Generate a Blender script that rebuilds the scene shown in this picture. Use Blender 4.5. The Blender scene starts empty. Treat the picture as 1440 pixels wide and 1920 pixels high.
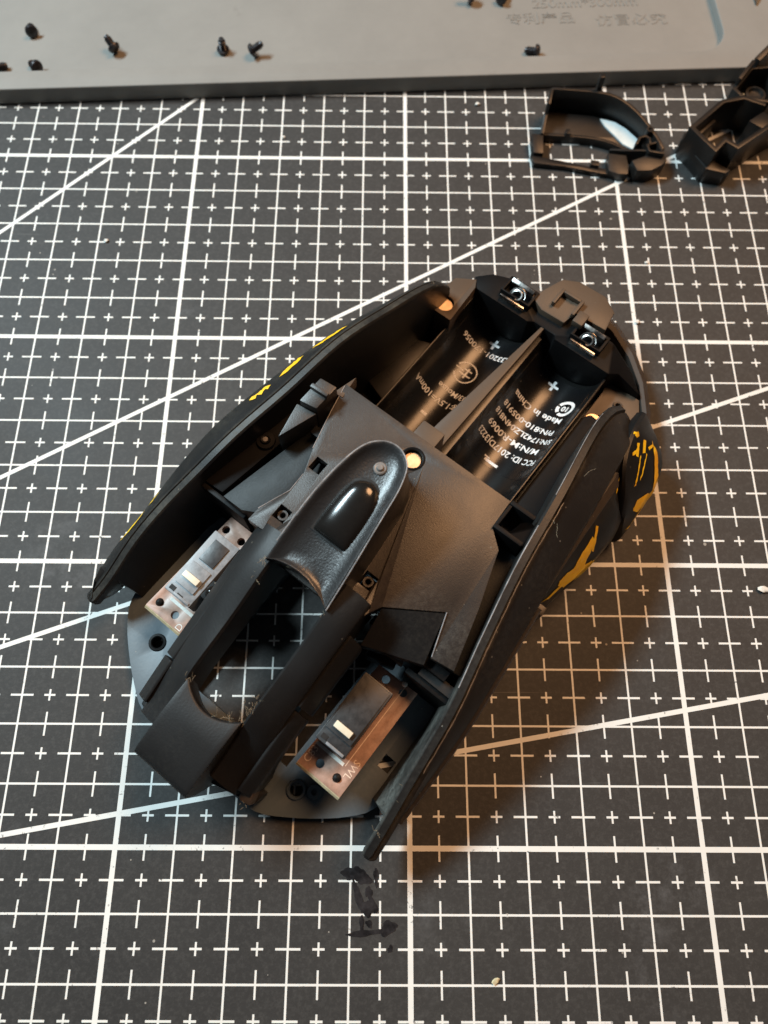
import bpy, bmesh, math, random
from mathutils import Vector, Matrix
from mathutils.geometry import tessellate_polygon
from mathutils.bvhtree import BVHTree

S = 0.001                      # every length below is in millimetres
rnd = random.Random(7)
scn = bpy.context.scene
col = scn.collection

# ------------------------------------------------------------------ camera
cam_d = bpy.data.cameras.new('camera')
cam = bpy.data.objects.new('camera', cam_d); col.objects.link(cam)
cam_d.sensor_fit = 'VERTICAL'; cam_d.sensor_height = 36.0
cam_d.lens = 36.0 * 1323.21 / 1920.0
cam_d.clip_start = 0.005; cam_d.clip_end = 20
RX = Vector((0.9999547943, 0.0048282291, 0.0081913030))
RY = Vector((0.0072427188, -0.9449341858, -0.3271802676))
RZ = Vector((0.0061605410, 0.3272248045, -0.9449264390))
m = Matrix.Identity(4)
for i in range(3):
    m[i][0] = RX[i]; m[i][1] = -RY[i]; m[i][2] = -RZ[i]
m.translation = Vector((-5.5447, 14.7686, 132.0661)) * S
cam.matrix_world = m
cam_d.dof.use_dof = True
cam_d.dof.focus_distance = 0.122
cam_d.dof.aperture_fstop = 19.0
scn.camera = cam
scn.render.resolution_x = 768; scn.render.resolution_y = 1024

# ------------------------------------------------------------------ light
world = bpy.data.worlds.new('World'); scn.world = world; world.use_nodes = True
bg = world.node_tree.nodes['Background']
bg.inputs[0].default_value = (0.80, 0.86, 1.0, 1); bg.inputs[1].default_value = 0.028

def area(name, direction, dist, size, power, colour, target=(0, 60, 0)):
    l = bpy.data.lights.new(name, 'AREA')
    if hasattr(size, '__len__'): l.shape = 'RECTANGLE'; l.size, l.size_y = size
    else: l.shape = 'DISK'; l.size = size
    l.energy = power; l.color = colour
    o = bpy.data.objects.new(name, l); col.objects.link(o)
    d = Vector(direction).normalized(); t = Vector(target) * S
    o.location = t + d * dist
    zx = d; xx = Vector((-d.y, d.x, 0)).normalized(); yy = zx.cross(xx)      # long side of a bar lamp stays level
    mt = Matrix((xx, yy, zx)).transposed(); o.rotation_euler = mt.to_euler()
    return o
area('daylight_lamp', (-0.53, 0.31, 0.79), 0.56, (0.24, 0.065), 4.0, (0.72, 0.92, 1.0), (-25, 80, 0))
area('warm_ceiling_lamp', (0.36, 0.34, 0.87), 0.70, 0.30, 3.4, (1.0, 0.53, 0.25), (20, 60, 0))

vs = scn.view_settings
vs.view_transform = 'Standard'; vs.look = 'None'; vs.exposure = 0.14; vs.gamma = 1.0
vs.use_curve_mapping = False

# ------------------------------------------------------------------ materials
def newmat(name):
    mt = bpy.data.materials.new(name); mt.use_nodes = True
    nt = mt.node_tree
    return mt, nt, nt.nodes['Principled BSDF']

def nd(nt, t, **kw):
    n = nt.nodes.new(t)
    for k, v in kw.items():
        if k == 'inp':
            for a, b in v.items(): n.inputs[a].default_value = b
        else: setattr(n, k, v)
    return n

def mathn(nt, op, a, b=None, clamp=False):
    n = nt.nodes.new('ShaderNodeMath'); n.operation = op; n.use_clamp = clamp
    for i, x in enumerate((a, b)):
        if x is None: continue
        if isinstance(x, (int, float)): n.inputs[i].default_value = x
        else: nt.links.new(x, n.inputs[i])
    return n.outputs[0]

def ramp(nt, fac, p0, p1, c0=(0, 0, 0, 1), c1=(1, 1, 1, 1)):
    r = nt.nodes.new('ShaderNodeValToRGB')
    r.color_ramp.elements[0].position = p0; r.color_ramp.elements[1].position = p1
    r.color_ramp.elements[0].color = c0; r.color_ramp.elements[1].color = c1
    nt.links.new(fac, r.inputs[0]); return r.outputs[0]

def noise(nt, vec, scale, detail=3, rough=.55):
    n = nd(nt, 'ShaderNodeTexNoise', inp={'Scale': scale, 'Detail': detail, 'Roughness': rough})
    nt.links.new(vec, n.inputs['Vector']); return n.outputs['Fac']

def mixc(nt, fac, a, b):
    n = nt.nodes.new('ShaderNodeMix'); n.data_type = 'RGBA'
    if isinstance(fac, (int, float)): n.inputs[0].default_value = fac
    else: nt.links.new(fac, n.inputs[0])
    for i, x in ((6, a), (7, b)):
        if isinstance(x, tuple): n.inputs[i].default_value = (*x, 1) if len(x) == 3 else x
        else: nt.links.new(x, n.inputs[i])
    return n.outputs[2]

def specks(nt, vec, scale, prob, size):
    v = nd(nt, 'ShaderNodeTexVoronoi', inp={'Scale': scale, 'Randomness': 1.0})
    nt.links.new(vec, v.inputs['Vector'])
    near = mathn(nt, 'LESS_THAN', v.outputs['Distance'], size)
    sep = nt.nodes.new('ShaderNodeSeparateColor'); nt.links.new(v.outputs['Color'], sep.inputs[0])
    pick = mathn(nt, 'LESS_THAN', sep.outputs[0], prob)
    return mathn(nt, 'MULTIPLY', near, pick)

def plastic(name, colour, rough=.45, dust=.25, grain=.12, gscale=3200, spec=.5, attr=False, dustcol=(.20, .185, .15), speck=.10, coat=0):
    mt, nt, b = newmat(name)
    tc = nt.nodes.new('ShaderNodeTexCoord'); vec = tc.outputs['Object']
    big = ramp(nt, noise(nt, vec, 55, 4, .6), .42, .75)
    fine = ramp(nt, noise(nt, vec, 1400, 2, .7), .40, .78)
    d = mathn(nt, 'MULTIPLY', mathn(nt, 'MULTIPLY', big, fine), dust)
    sp = specks(nt, vec, 620, speck, .085)
    d = mathn(nt, 'ADD', d, mathn(nt, 'MULTIPLY', sp, .6))
    if attr:
        at = nd(nt, 'ShaderNodeAttribute', attribute_name='dust')
        sepa = nt.nodes.new('ShaderNodeSeparateColor'); nt.links.new(at.outputs['Color'], sepa.inputs[0])
        n2 = ramp(nt, noise(nt, vec, 900, 5, .8), .28, .80)
        n3 = ramp(nt, noise(nt, vec, 90, 3, .6), .30, .62)
        k = mathn(nt, 'MULTIPLY', mathn(nt, 'MULTIPLY', n2, n3), sepa.outputs[0])
        d = mathn(nt, 'ADD', d, k)
    d = mathn(nt, 'MINIMUM', d, 1.0)
    base = mixc(nt, d, colour, dustcol)
    nt.links.new(base, b.inputs['Base Color'])
    r = mathn(nt, 'ADD', mathn(nt, 'MULTIPLY', d, .35), mathn(nt, 'ADD', mathn(nt, 'MULTIPLY', noise(nt, vec, 160, 4), .18), rough - .09), clamp=True)
    nt.links.new(r, b.inputs['Roughness'])
    b.inputs['Specular IOR Level'].default_value = spec
    b.inputs['Coat Weight'].default_value = coat
    bp = nd(nt, 'ShaderNodeBump', inp={'Strength': grain, 'Distance': .00012})
    h = mathn(nt, 'ADD', noise(nt, vec, gscale, 2, .6), mathn(nt, 'MULTIPLY', d, .15))
    nt.links.new(h, bp.inputs['Height']); nt.links.new(bp.outputs[0], b.inputs['Normal'])
    return mt

def simple(name, colour, rough=.5, metal=0, var=.15, scale=900, bump=.05, spec=.5):
    mt, nt, b = newmat(name)
    tc = nt.nodes.new('ShaderNodeTexCoord'); vec = tc.outputs['Object']
    n = ramp(nt, noise(nt, vec, scale, 4, .65), .35, .7)
    dark = tuple(c * (1 - var) for c in colour); light = tuple(min(1, c * (1 + var)) for c in colour)
    nt.links.new(mixc(nt, n, dark, light), b.inputs['Base Color'])
    b.inputs['Metallic'].default_value = metal
    r = mathn(nt, 'ADD', mathn(nt, 'MULTIPLY', n, .16), rough - .08)
    nt.links.new(r, b.inputs['Roughness'])
    b.inputs['Specular IOR Level'].default_value = spec
    if bump:
        bp = nd(nt, 'ShaderNodeBump', inp={'Strength': bump, 'Distance': .0001})
        nt.links.new(noise(nt, vec, scale * 3, 2), bp.inputs['Height']); nt.links.new(bp.outputs[0], b.inputs['Normal'])
    return mt

M = {}
M['deck'] = plastic('charcoal_deck_plastic', (.027, .022, .019), .42, .30, .26, 4600, .70, speck=.18)
M['inner'] = plastic('black_inner_plastic', (.006, .006, .0065), .50, .05, .12, 2600, .14, speck=.05)
M['shell'] = plastic('black_shell_plastic', (.009, .009, .0095), .42, .08, .14, 3000, .36, attr=True, speck=.12, dustcol=(.15, .14, .11))
M['hump'] = plastic('textured_glossy_plastic', (.018, .018, .0185), .36, .10, .40, 3000, .80, attr=True, speck=.05, dustcol=(.45, .45, .46))  # pale dust colour also paints the rim's edge highlight
M['gloss'] = plastic('polished_black_plastic', (.012, .011, .010), .17, .04, .03, 1500, .7, speck=.03)
M['shell_r'] = plastic('dusty_thumb_wall_plastic', (.014, .0125, .0115), .46, .14, .16, 3000, .55, attr=True, speck=.16, dustcol=(.26, .255, .225))
M['base'] = plastic('grey_base_plastic', (.095, .125, .148), .45, .30, .10, 2200, .55, dustcol=(.30, .31, .30))
M['rail'] = plastic('matte_rail_plastic', (.013, .0125, .0125), .50, .14, .18, 3000, .45, speck=.12)
M['trough'] = plastic('battery_trough_plastic', (.007, .007, .007), .28, .04, .05, 1800, .45, speck=.05)
M['label'] = plastic('black_film_label', (.006, .006, .0065), .26, .04, .03, 1800, .5, speck=.08)
M['brown'] = plastic('brown_sheen_plastic', (.085, .060, .042), .50, .15, .15, 2600, .5)  # warm lamp sheen on black plastic put into this brown; sliver is brown itself
M['lip'] = plastic('dark_lip_plastic', (.055, .046, .040), .55, .12, .1, 2600, .4)
M['loose'] = plastic('black_loose_plastic', (.010, .009, .0085), .40, .08, .12, 2600, .5, speck=.05)
M['glint_dust'] = simple('glint_dust_tint', (.34, .34, .35), .5, 0, .5, 350, .1)  # pale grey stands in for edge highlights, and for dust on one ridge
M['white_ink'] = simple('white_label_ink', (.85, .86, .85), .6, 0, .25, 2500, 0)
M['silk'] = simple('white_silkscreen', (.80, .78, .72), .6, 0, .12, 2500, 0)
M['silk_peach'] = simple('peach_silkscreen', (.85, .66, .52), .6, 0, .1, 2500, 0)
M['pcb'] = simple('copper_brown_circuit_board', (.43, .265, .200), .40, 0, .25, 500, .05)
M['pcb_edge'] = simple('raw_board_edge', (.50, .42, .26), .7, 0, .2, 900, .1)
M['switch'] = simple('grey_switch_plastic', (.036, .037, .039), .40, 0, .2, 900, .08)
M['switch_light'] = simple('light_grey_switch_plastic', (.24, .26, .28), .42, 0, .2, 900, .08)
M['cream'] = simple('cream_plunger_plastic', (.80, .74, .58), .45, 0, .06, 900, .03)
M['brass'] = simple('brass_insert', (.85, .62, .40), .50, 1, .15, 700, .08)
M['steel'] = simple('nickel_contact', (.55, .53, .50), .28, 1, .1, 700, .04)
M['screw'] = simple('black_oxide_screw', (.045, .042, .045), .36, .6, .3, 1500, .15)
M['led'] = simple('frosted_light_pipe', (.22, .21, .20), .35, 0, .1, 900, .03)
M['void'] = simple('dark_hole_lining', (.006, .006, .006), .7, 0, .1, 900, 0)
M['sticker'] = simple('pale_blue_sticker', (.62, .72, .74), .55, 0, .08, 250, .05)
M['lint'] = simple('beige_lint', (.48, .40, .28), .9, 0, .2, 900, 0)
M['crumb'] = simple('pale_crumb', (.75, .66, .42), .7, 0, .15, 2500, .3)
M['crumb_w'] = simple('white_crumb', (.80, .78, .72), .7, 0, .1, 2500, .3)
M['ink'] = simple('dried_black_ink', (.016, .015, .017), .38, 0, .6, 400, .1)

def yellow_paint():
    mt, nt, b = newmat('yellow_hand_paint')
    tc = nt.nodes.new('ShaderNodeTexCoord'); vec = tc.outputs['Object']
    n = ramp(nt, noise(nt, vec, 600, 4, .7), .3, .75)
    nt.links.new(mixc(nt, n, (.90, .50, .008), (.97, .66, .015)), b.inputs['Base Color'])
    b.inputs['Roughness'].default_value = .45
    bp = nd(nt, 'ShaderNodeBump', inp={'Strength': .5, 'Distance': .0002})
    nt.links.new(noise(nt, vec, 500, 3), bp.inputs['Height']); nt.links.new(bp.outputs[0], b.inputs['Normal'])
    return mt
M['yellow'] = yellow_paint()

def mat_surface():
    mt, nt, b = newmat('dark_grey_mat_vinyl')
    tc = nt.nodes.new('ShaderNodeTexCoord'); vec = tc.outputs['Object']
    a = ramp(nt, noise(nt, vec, 26, 5, .65), .35, .72)
    c = mixc(nt, a, (.038, .038, .038), (.047, .047, .046))
    fine = ramp(nt, noise(nt, vec, 1500, 2, .7), .45, .8)
    c = mixc(nt, mathn(nt, 'MULTIPLY', fine, .22), c, (.15, .15, .145))
    haze = mathn(nt, 'MULTIPLY', ramp(nt, noise(nt, vec, 34, 4, .7), .60, .80), ramp(nt, noise(nt, vec, 240, 4, .75), .45, .70))
    c = mixc(nt, mathn(nt, 'MULTIPLY', haze, .30), c, (.38, .40, .42))
    sp = mathn(nt, 'ADD', specks(nt, vec, 190, .075, .060), specks(nt, vec, 520, .035, .085))
    c = mixc(nt, mathn(nt, 'MULTIPLY', sp, .55), c, (.55, .52, .46))
    # fine knife scuffs
    mp = nd(nt, 'ShaderNodeMapping'); nt.links.new(vec, mp.inputs[0])
    mp.inputs['Rotation'].default_value = (0, 0, .6); mp.inputs['Scale'].default_value = (40, 900, 1)
    sc = ramp(nt, noise(nt, mp.outputs[0], 1.0, 2, .5), .74, .78)
    c = mixc(nt, mathn(nt, 'MULTIPLY', sc, .22), c, (.25, .25, .25))
    nt.links.new(c, b.inputs['Base Color'])
    r = mathn(nt, 'ADD', mathn(nt, 'MULTIPLY', a, .10), .58)
    nt.links.new(r, b.inputs['Roughness'])
    b.inputs['Specular IOR Level'].default_value = .32
    bp = nd(nt, 'ShaderNodeBump', inp={'Strength': .25, 'Distance': .00008})
    nt.links.new(noise(nt, vec, 2600, 2), bp.inputs['Height']); nt.links.new(bp.outputs[0], b.inputs['Normal'])
    return mt
M['mat'] = mat_surface()

def print_ink():
    mt, nt, b = newmat('cream_grid_print')
    tc = nt.nodes.new('ShaderNodeTexCoord'); vec = tc.outputs['Object']
    w = mathn(nt, 'MULTIPLY', ramp(nt, noise(nt, vec, 1100, 3, .7), .62, .70), ramp(nt, noise(nt, vec, 70, 3, .6), .44, .58))
    t = ramp(nt, noise(nt, vec, 120, 3), .3, .7)
    c = mixc(nt, t, (.79, .80, .77), (.86, .87, .84))
    nt.links.new(mixc(nt, w, c, (.10, .10, .10)), b.inputs['Base Color'])
    b.inputs['Roughness'].default_value = .6; b.inputs['Specular IOR Level'].default_value = .3
    return mt
M['print'] = print_ink()

def silicone():
    mt, nt, b = newmat('grey_silicone')
    tc = nt.nodes.new('ShaderNodeTexCoord'); vec = tc.outputs['Object']
    a = ramp(nt, noise(nt, vec, 40, 5, .7), .3, .75)
    c = mixc(nt, a, (.225, .220, .205), (.265, .258, .240))
    sp = specks(nt, vec, 150, .10, .05)
    c = mixc(nt, mathn(nt, 'MULTIPLY', sp, .5), c, (.6, .58, .55))
    dk = mathn(nt, 'MULTIPLY', ramp(nt, noise(nt, vec, 60, 4, .8), .66, .76), .25)
    c = mixc(nt, dk, c, (.13, .12, .11))
    nt.links.new(c, b.inputs['Base Color'])
    b.inputs['Roughness'].default_value = .62; b.inputs['Specular IOR Level'].default_value = .35
    bp = nd(nt, 'ShaderNodeBump', inp={'Strength': .2, 'Distance': .0001})
    nt.links.new(noise(nt, vec, 1800, 2), bp.inputs['Height']); nt.links.new(bp.outputs[0], b.inputs['Normal'])
    return mt
M['silicone'] = silicone()

# ------------------------------------------------------------------ mesh helpers
def link(name, me, mat, parent=None, mats=None):
    o = bpy.data.objects.new(name, me); col.objects.link(o)
    for x in (mats or [mat]): me.materials.append(M[x])
    if parent: o.parent = parent
    return o

FLIP = Vector((1, -1, 1))
def finish(name, bm, mat, parent=None, bevel=0, smooth=True, flip=True, segs=2, ang=32, dissolve=True):
    """bm holds (u, v, z) in mm; the mouse frame keeps +v on the thumb side (local -y)."""
    for v in bm.verts:
        v.co = Vector((v.co.x, -v.co.y if flip else v.co.y, v.co.z)) * S
    bmesh.ops.remove_doubles(bm, verts=bm.verts, dist=1e-6)
    if dissolve:
        bmesh.ops.dissolve_limit(bm, angle_limit=math.radians(.8), verts=bm.verts, edges=bm.edges)
    bmesh.ops.recalc_face_normals(bm, faces=bm.faces)
    if bevel:
        ed = [e for e in bm.edges if len(e.link_faces) == 2 and e.calc_face_angle(0) > math.radians(ang)]
        if ed:
            bmesh.ops.bevel(bm, geom=ed, offset=bevel * S, segments=segs, profile=.6, affect='EDGES', clamp_overlap=True)
    bmesh.ops.recalc_face_normals(bm, faces=bm.faces)
    me = bpy.data.meshes.new(name); bm.to_mesh(me); bm.free()
    if smooth:
        for p in me.polygons: p.use_smooth = True
        try: me.set_sharp_from_angle(angle=math.radians(38))
        except Exception: pass
    return link(name, me, mat, parent)

def prism_bm(bm, top, zb, holes=()):
    """top: list of (u,v,z); zb: a number or a list of bottom heights; holes: lists of (u,v,z)."""
    loops = [list(top)] + [list(h) for h in holes]
    flat = [Vector(p) for l in loops for p in l]
    tris = tessellate_polygon([[Vector((p[0], p[1], 0)) for p in l] for l in loops])
    n = len(flat)
    zs = zb if hasattr(zb, '__len__') else [zb] * n
    if len(zs) < n: zs = list(zs) + [min(zs)] * (n - len(zs))
    a = [bm.verts.new(p) for p in flat]
    b = [bm.verts.new((p.x, p.y, zs[i])) for i, p in enumerate(flat)]
    for t in tris:
        try:
            bm.faces.new([a[i] for i in t]); bm.faces.new([b[i] for i in reversed(t)])
        except ValueError: pass
    k = 0
    for l in loops:
        for i in range(len(l)):
            j = (i + 1) % len(l)
            bm.faces.new((a[k + i], a[k + j], b[k + j], b[k + i]))
        k += len(l)

def prism(name, top, zb, mat, parent=None, holes=(), bevel=.2, flip=True, **kw):
    bm = bmesh.new(); prism_bm(bm, top, zb, holes)
    return finish(name, bm, mat, parent, bevel, flip=flip, **kw)

def rect(u0, u1, v0, v1, z): return [(u0, v0, z), (u1, v0, z), (u1, v1, z), (u0, v1, z)]
def circ(u, v, r, z, n=20): return [(u + r * math.cos(2 * math.pi * i / n), v + r * math.sin(2 * math.pi * i / n), z) for i in range(n)]

def box(name, u0, u1, v0, v1, z0, z1, mat, parent, bevel=.2, flip=True, **kw):
    return prism(name, rect(u0, u1, v0, v1, z1), z0, mat, parent, bevel=bevel, flip=flip, **kw)

def loft(name, rings, mat, parent, dust=None, bevel=0, flip=True, caps=True, ang=32, dissolve=False):
    """rings: equally long closed rings of (u,v,z)."""
    bm = bmesh.new(); vr = []
    lay = bm.loops.layers.color.new('dust') if dust else None
    val = {}
    for r, ring in enumerate(rings):
        row = []
        for i, p in enumerate(ring):
            v = bm.verts.new(p); row.append(v)
            if dust: val[v] = dust(r, i, p)
        vr.append(row)
    n = len(rings[0])
    for r in range(len(rings) - 1):
        for i in range(n):
            j = (i + 1) % n
            bm.faces.new((vr[r][i], vr[r][j], vr[r + 1][j], vr[r + 1][i]))
    if caps:
        bm.faces.new(list(reversed(vr[0]))); bm.faces.new(vr[-1])
    if dust:
        for f in bm.faces:
            for lp in f.loops:
                d = val[lp.vert]; lp[lay] = (d, d, d, 1)
    return finish(name, bm, mat, parent, bevel, flip=flip, ang=ang, dissolve=dissolve)

def lathe(name, prof, mat, parent, centre=(0, 0, 0), n=24, flip=True, close=True):
    """prof: list of (r, z)"""
    bm = bmesh.new(); rows = []
    for r, z in prof:
        rows.append([bm.verts.new((centre[0] + r * math.cos(2 * math.pi * i / n), centre[1] + r * math.sin(2 * math.pi * i / n), centre[2] + z)) for i in range(n)])
    for k in range(len(rows) - 1):
        for i in range(n):
            j = (i + 1) % n
            bm.faces.new((rows[k][i], rows[k][j], rows[k + 1][j], rows[k + 1][i]))
    if close:
        bm.faces.new(rows[0]); bm.faces.new(rows[-1])
    return finish(name, bm, mat, parent, flip=flip, dissolve=False)

def tube(name, pts, r, mat, parent, n=8, flip=True):
    bm = bmesh.new(); rows = []
    P = [Vector(p) for p in pts]
    for i, p in enumerate(P):
        t = (P[min(i + 1, len(P) - 1)] - P[max(i - 1, 0)]).normalized()
        a = t.orthogonal().normalized() if i == 0 else (a - t * a.dot(t)).normalized()
        b = t.cross(a)
        rows.append([bm.verts.new(p + (a * math.cos(2 * math.pi * q / n) + b * math.sin(2 * math.pi * q / n)) * r) for q in range(n)])
    for k in range(len(rows) - 1):
        for i in range(n):
            j = (i + 1) % n
            bm.faces.new((rows[k][i], rows[k][j], rows[k + 1][j], rows[k + 1][i]))
    bm.faces.new(rows[0]); bm.faces.new(rows[-1])
    return finish(name, bm, mat, parent, flip=flip, dissolve=False)

def text_geo(s, size, bold=0.0, extrude=0):
    cu = bpy.data.curves.new('t', 'FONT'); cu.body = s; cu.size = size
    cu.align_x = 'CENTER'; cu.align_y = 'CENTER'; cu.resolution_u = 3; cu.offset = bold; cu.extrude = extrude
    o = bpy.data.objects.new('t', cu); col.objects.link(o)
    dg = bpy.context.evaluated_depsgraph_get()
    me = bpy.data.meshes.new_from_object(o.evaluated_get(dg))
    vs_ = [v.co.copy() for v in me.vertices]; fs = [tuple(p.vertices) for p in me.polygons]
    bpy.data.objects.remove(o); bpy.data.curves.remove(cu); bpy.data.meshes.remove(me)
    return vs_, fs

def text_obj(name, s, size, fn, mat, parent, bold=0.0, flip=True, width=None, extrude=0):
    """fn maps a text-plane point (x,y,z) in mm to (u,v,z)."""
    vs_, fs = text_geo(s, size, bold, extrude)
    if width:
        w = max(v.x for v in vs_) - min(v.x for v in vs_)
        for v in vs_: v.x *= width / w
    bm = bmesh.new()
    bv = [bm.verts.new(fn(v.x, v.y, v.z)) for v in vs_]
    for f in fs:
        try: bm.faces.new([bv[i] for i in f])
        except ValueError: pass
    o = finish(name, bm, mat, parent, flip=flip, smooth=False, dissolve=False)
    return o

def tag(o, label, cat, group=None, kind=None):
    o['label'] = label; o['category'] = cat
    if group: o['group'] = group
    if kind: o['kind'] = kind
    return o

def empty(name, loc=(0, 0, 0), rz=0):
    o = bpy.data.objects.new(name, None); col.objects.link(o)
    o.location = Vector(loc) * S; o.rotation_euler = (0, 0, rz); o.empty_display_size = .01
    return o

def interp(x, xs, ys):
    if x <= xs[0]: return ys[0]
    for i in range(1, len(xs)):
        if x <= xs[i]:
            t = (x - xs[i - 1]) / (xs[i] - xs[i - 1]); return ys[i - 1] + t * (ys[i] - ys[i - 1])
    return ys[-1]

def spl(x, pts):
    """smooth (Catmull-Rom) interpolation of [(x, y)]."""
    xs = [p[0] for p in pts]; ys = [p[1] for p in pts]
    if x <= xs[0]: return ys[0]
    if x >= xs[-1]: return ys[-1]
    for i in range(1, len(xs)):
        if x <= xs[i]:
            h = xs[i] - xs[i - 1]; t = (x - xs[i - 1]) / h
            m0 = (ys[i] - ys[i - 2]) / (xs[i] - xs[i - 2]) if i > 1 else (ys[i] - ys[i - 1]) / h
            m1 = (ys[i + 1] - ys[i - 1]) / (xs[i + 1] - xs[i - 1]) if i < len(xs) - 1 else (ys[i] - ys[i - 1]) / h
            t2, t3 = t * t, t * t * t
            return (2 * t3 - 3 * t2 + 1) * ys[i - 1] + (t3 - 2 * t2 + t) * h * m0 + (-2 * t3 + 3 * t2) * ys[i] + (t3 - t2) * h * m1
    return ys[-1]

# ================================================================== CUTTING MAT
mat_root = empty('cutting_mat', (0, 0, -3))
tag(mat_root, 'dark grey cutting mat printed with a cream centimetre grid, under everything', 'cutting mat')
X0, X1, Y0, Y1 = -262, 212, -42, 282
def rounded(x0, x1, y0, y1, r, z, n=6):
    out = []
    for cx, cy, a0 in ((x1 - r, y0 + r, -90), (x1 - r, y1 - r, 0), (x0 + r, y1 - r, 90), (x0 + r, y0 + r, 180)):
        for i in range(n + 1):
            a = math.radians(a0 + 90 * i / n); out.append((cx + r * math.cos(a), cy + r * math.sin(a), z))
    return out
prism('mat_sheet', rounded(X0, X1, Y0, Y1, 8, 3), 0, 'mat', mat_root, bevel=.3, flip=False)

bm = bmesh.new()
def strip(x0, y0, x1, y1, w, z):
    d = Vector((x1 - x0, y1 - y0, 0)); n = Vector((-d.y, d.x, 0)).normalized() * (w / 2)
    ps = [(x0 + n.x, y0 + n.y), (x1 + n.x, y1 + n.y), (x1 - n.x, y1 - n.y), (x0 - n.x, y0 - n.y)]
    bm.faces.new([bm.verts.new((p[0], p[1], z)) for p in ps])
gx0, gx1, gy0, gy1 = -250, 200, -30, 270
for i in range(-25, 21):
    w = .88 if i % 5 == 0 else .35
    strip(i * 10, gy0, i * 10, gy1, w, 3.030)
for j in range(-3, 28):
    w = .88 if j % 5 == 0 else .35
    strip(gx0, j * 10, gx1, j * 10, w, 3.034)
for i in range(-25, 20):
    for j in range(-3, 28):
        x = i * 10 + 5; y = j * 10
        strip(x, y - 2.05, x, y + 2.05, .33, 3.026)
        if j < 27:
            strip(x, y + 4.0, x, y + 6.0, .33, 3.026)
            strip(x - 1.0, y + 5, x + 1.0, y + 5, .35, 3.022)
for i in range(-25, 21):
    for j in range(-3, 27):
        strip(i * 10 - 2.05, j * 10 + 5, i * 10 + 2.05, j * 10 + 5, .35, 3.022)
for a in (10, 20, 30, 45):
    t = math.radians(a); L = min(450 / math.cos(t), 300 / math.sin(t))
    strip(-250, -30, -250 + L * math.cos(t), -30 + L * math.sin(t), .85, 3.038)
finish('printed_grid', bm, 'print', mat_root, flip=False, smooth=False, dissolve=False)

# dried ink smear
bm = bmesh.new()
def blob(cx, cy, rx, ry, rot, z, seed, n=26):
    r = random.Random(seed); ph = [r.uniform(0, 6.28) for _ in range(4)]
    out = []
    for i in range(n):
        a = 2 * math.pi * i / n
        k = 1 + .18 * math.sin(2 * a + ph[0]) + .14 * math.sin(3 * a + ph[1]) + .10 * math.sin(5 * a + ph[2]) + .06 * math.sin(9 * a + ph[3])
        x = rx * k * math.cos(a); y = ry * k * math.sin(a)
        out.append((cx + x * math.cos(rot) - y * math.sin(rot), cy + x * math.sin(rot) + y * math.cos(rot)))
    bm.faces.new([bm.verts.new((p[0], p[1], z)) for p in out])
for q in ((-9.6, -3.9, 1.5, .75, .1), (-8.2, -4.3, 1.3, .9, -.4), (-5.7, -4.4, .30, 1.2, .15), (-8.7, -7.2, .45, 1.9, .25), (-7.2, -9.0, 1.1, .8, .6),
          (-6.9, -6.6, .45, .7, 0), (-6.2, -8.4, .35, 1.5, .5), (-7.0, -12.6, 2.7, .38, .08), (-3.6, -11.9, 1.2, .75, .1), (-8.0, -11.4, .35, 1.0, 0),
          (-3.3, -14.9, .35, .4, 0), (-6.8, -11.3, .5, .4, 0)):
    blob(q[0], q[1], q[2] * 1.2, q[3] * 1.3, q[4], 3.060 + .002 * q[0] / 10, int(q[0] * 100))
finish('ink_stain', bm, 'ink', mat_root, flip=False, smooth=False, dissolve=False)

# ================================================================== SILICONE TRAY
ta = math.radians(3.15)
tray = empty('silicone_tray', (-5.3, 171.0, 0), ta)
tag(tray, 'grey silicone parts tray with a raised rim and embossed size lettering', 'parts tray')
TH = 4.2
outer = rounded(-190, 150, 0, 190, 3, TH)
inner = rounded(-180, 86.5, 5.9, 180, 7.5, TH, 8)
inner = list(reversed(inner))
bm = bmesh.new(); prism_bm(bm, outer, 0.06, [inner])
finish('tray_rim', bm, 'silicone', tray, bevel=.35, flip=False, segs=3)
prism('tray_floor', rounded(-180.3, 86.8, 5.6, 180.3, 7.7, 2.0, 8), .05, 'silicone', tray, bevel=0, flip=False)
def tray_local(x, y):
    dx, dy = x + 5.3, y - 171.0
    return (dx * math.cos(ta) + dy * math.sin(ta), -dx * math.sin(ta) + dy * math.cos(ta))
tx, ty = tray_local(47.0, 200.6)
text_obj('embossed_size_lettering', '250mm*300mm', 4.3, lambda x, y, z: (tx + x, ty + y, 2.03 + z), 'silicone', tray, bold=.03, flip=False, width=27.5, extrude=.10)
for s, cx, wd in (('专利产品', 35.0, 17.5), ('仿冒必究', 58.5, 18.5)):
    ax, ay = tray_local(cx, 194.6)
    text_obj('embossed_characters', s, 4.4, lambda x, y, z: (ax + x, ay + y, 2.03 + z), 'silicone', tray, bold=.02, flip=False, width=wd, extrude=.09)

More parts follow.
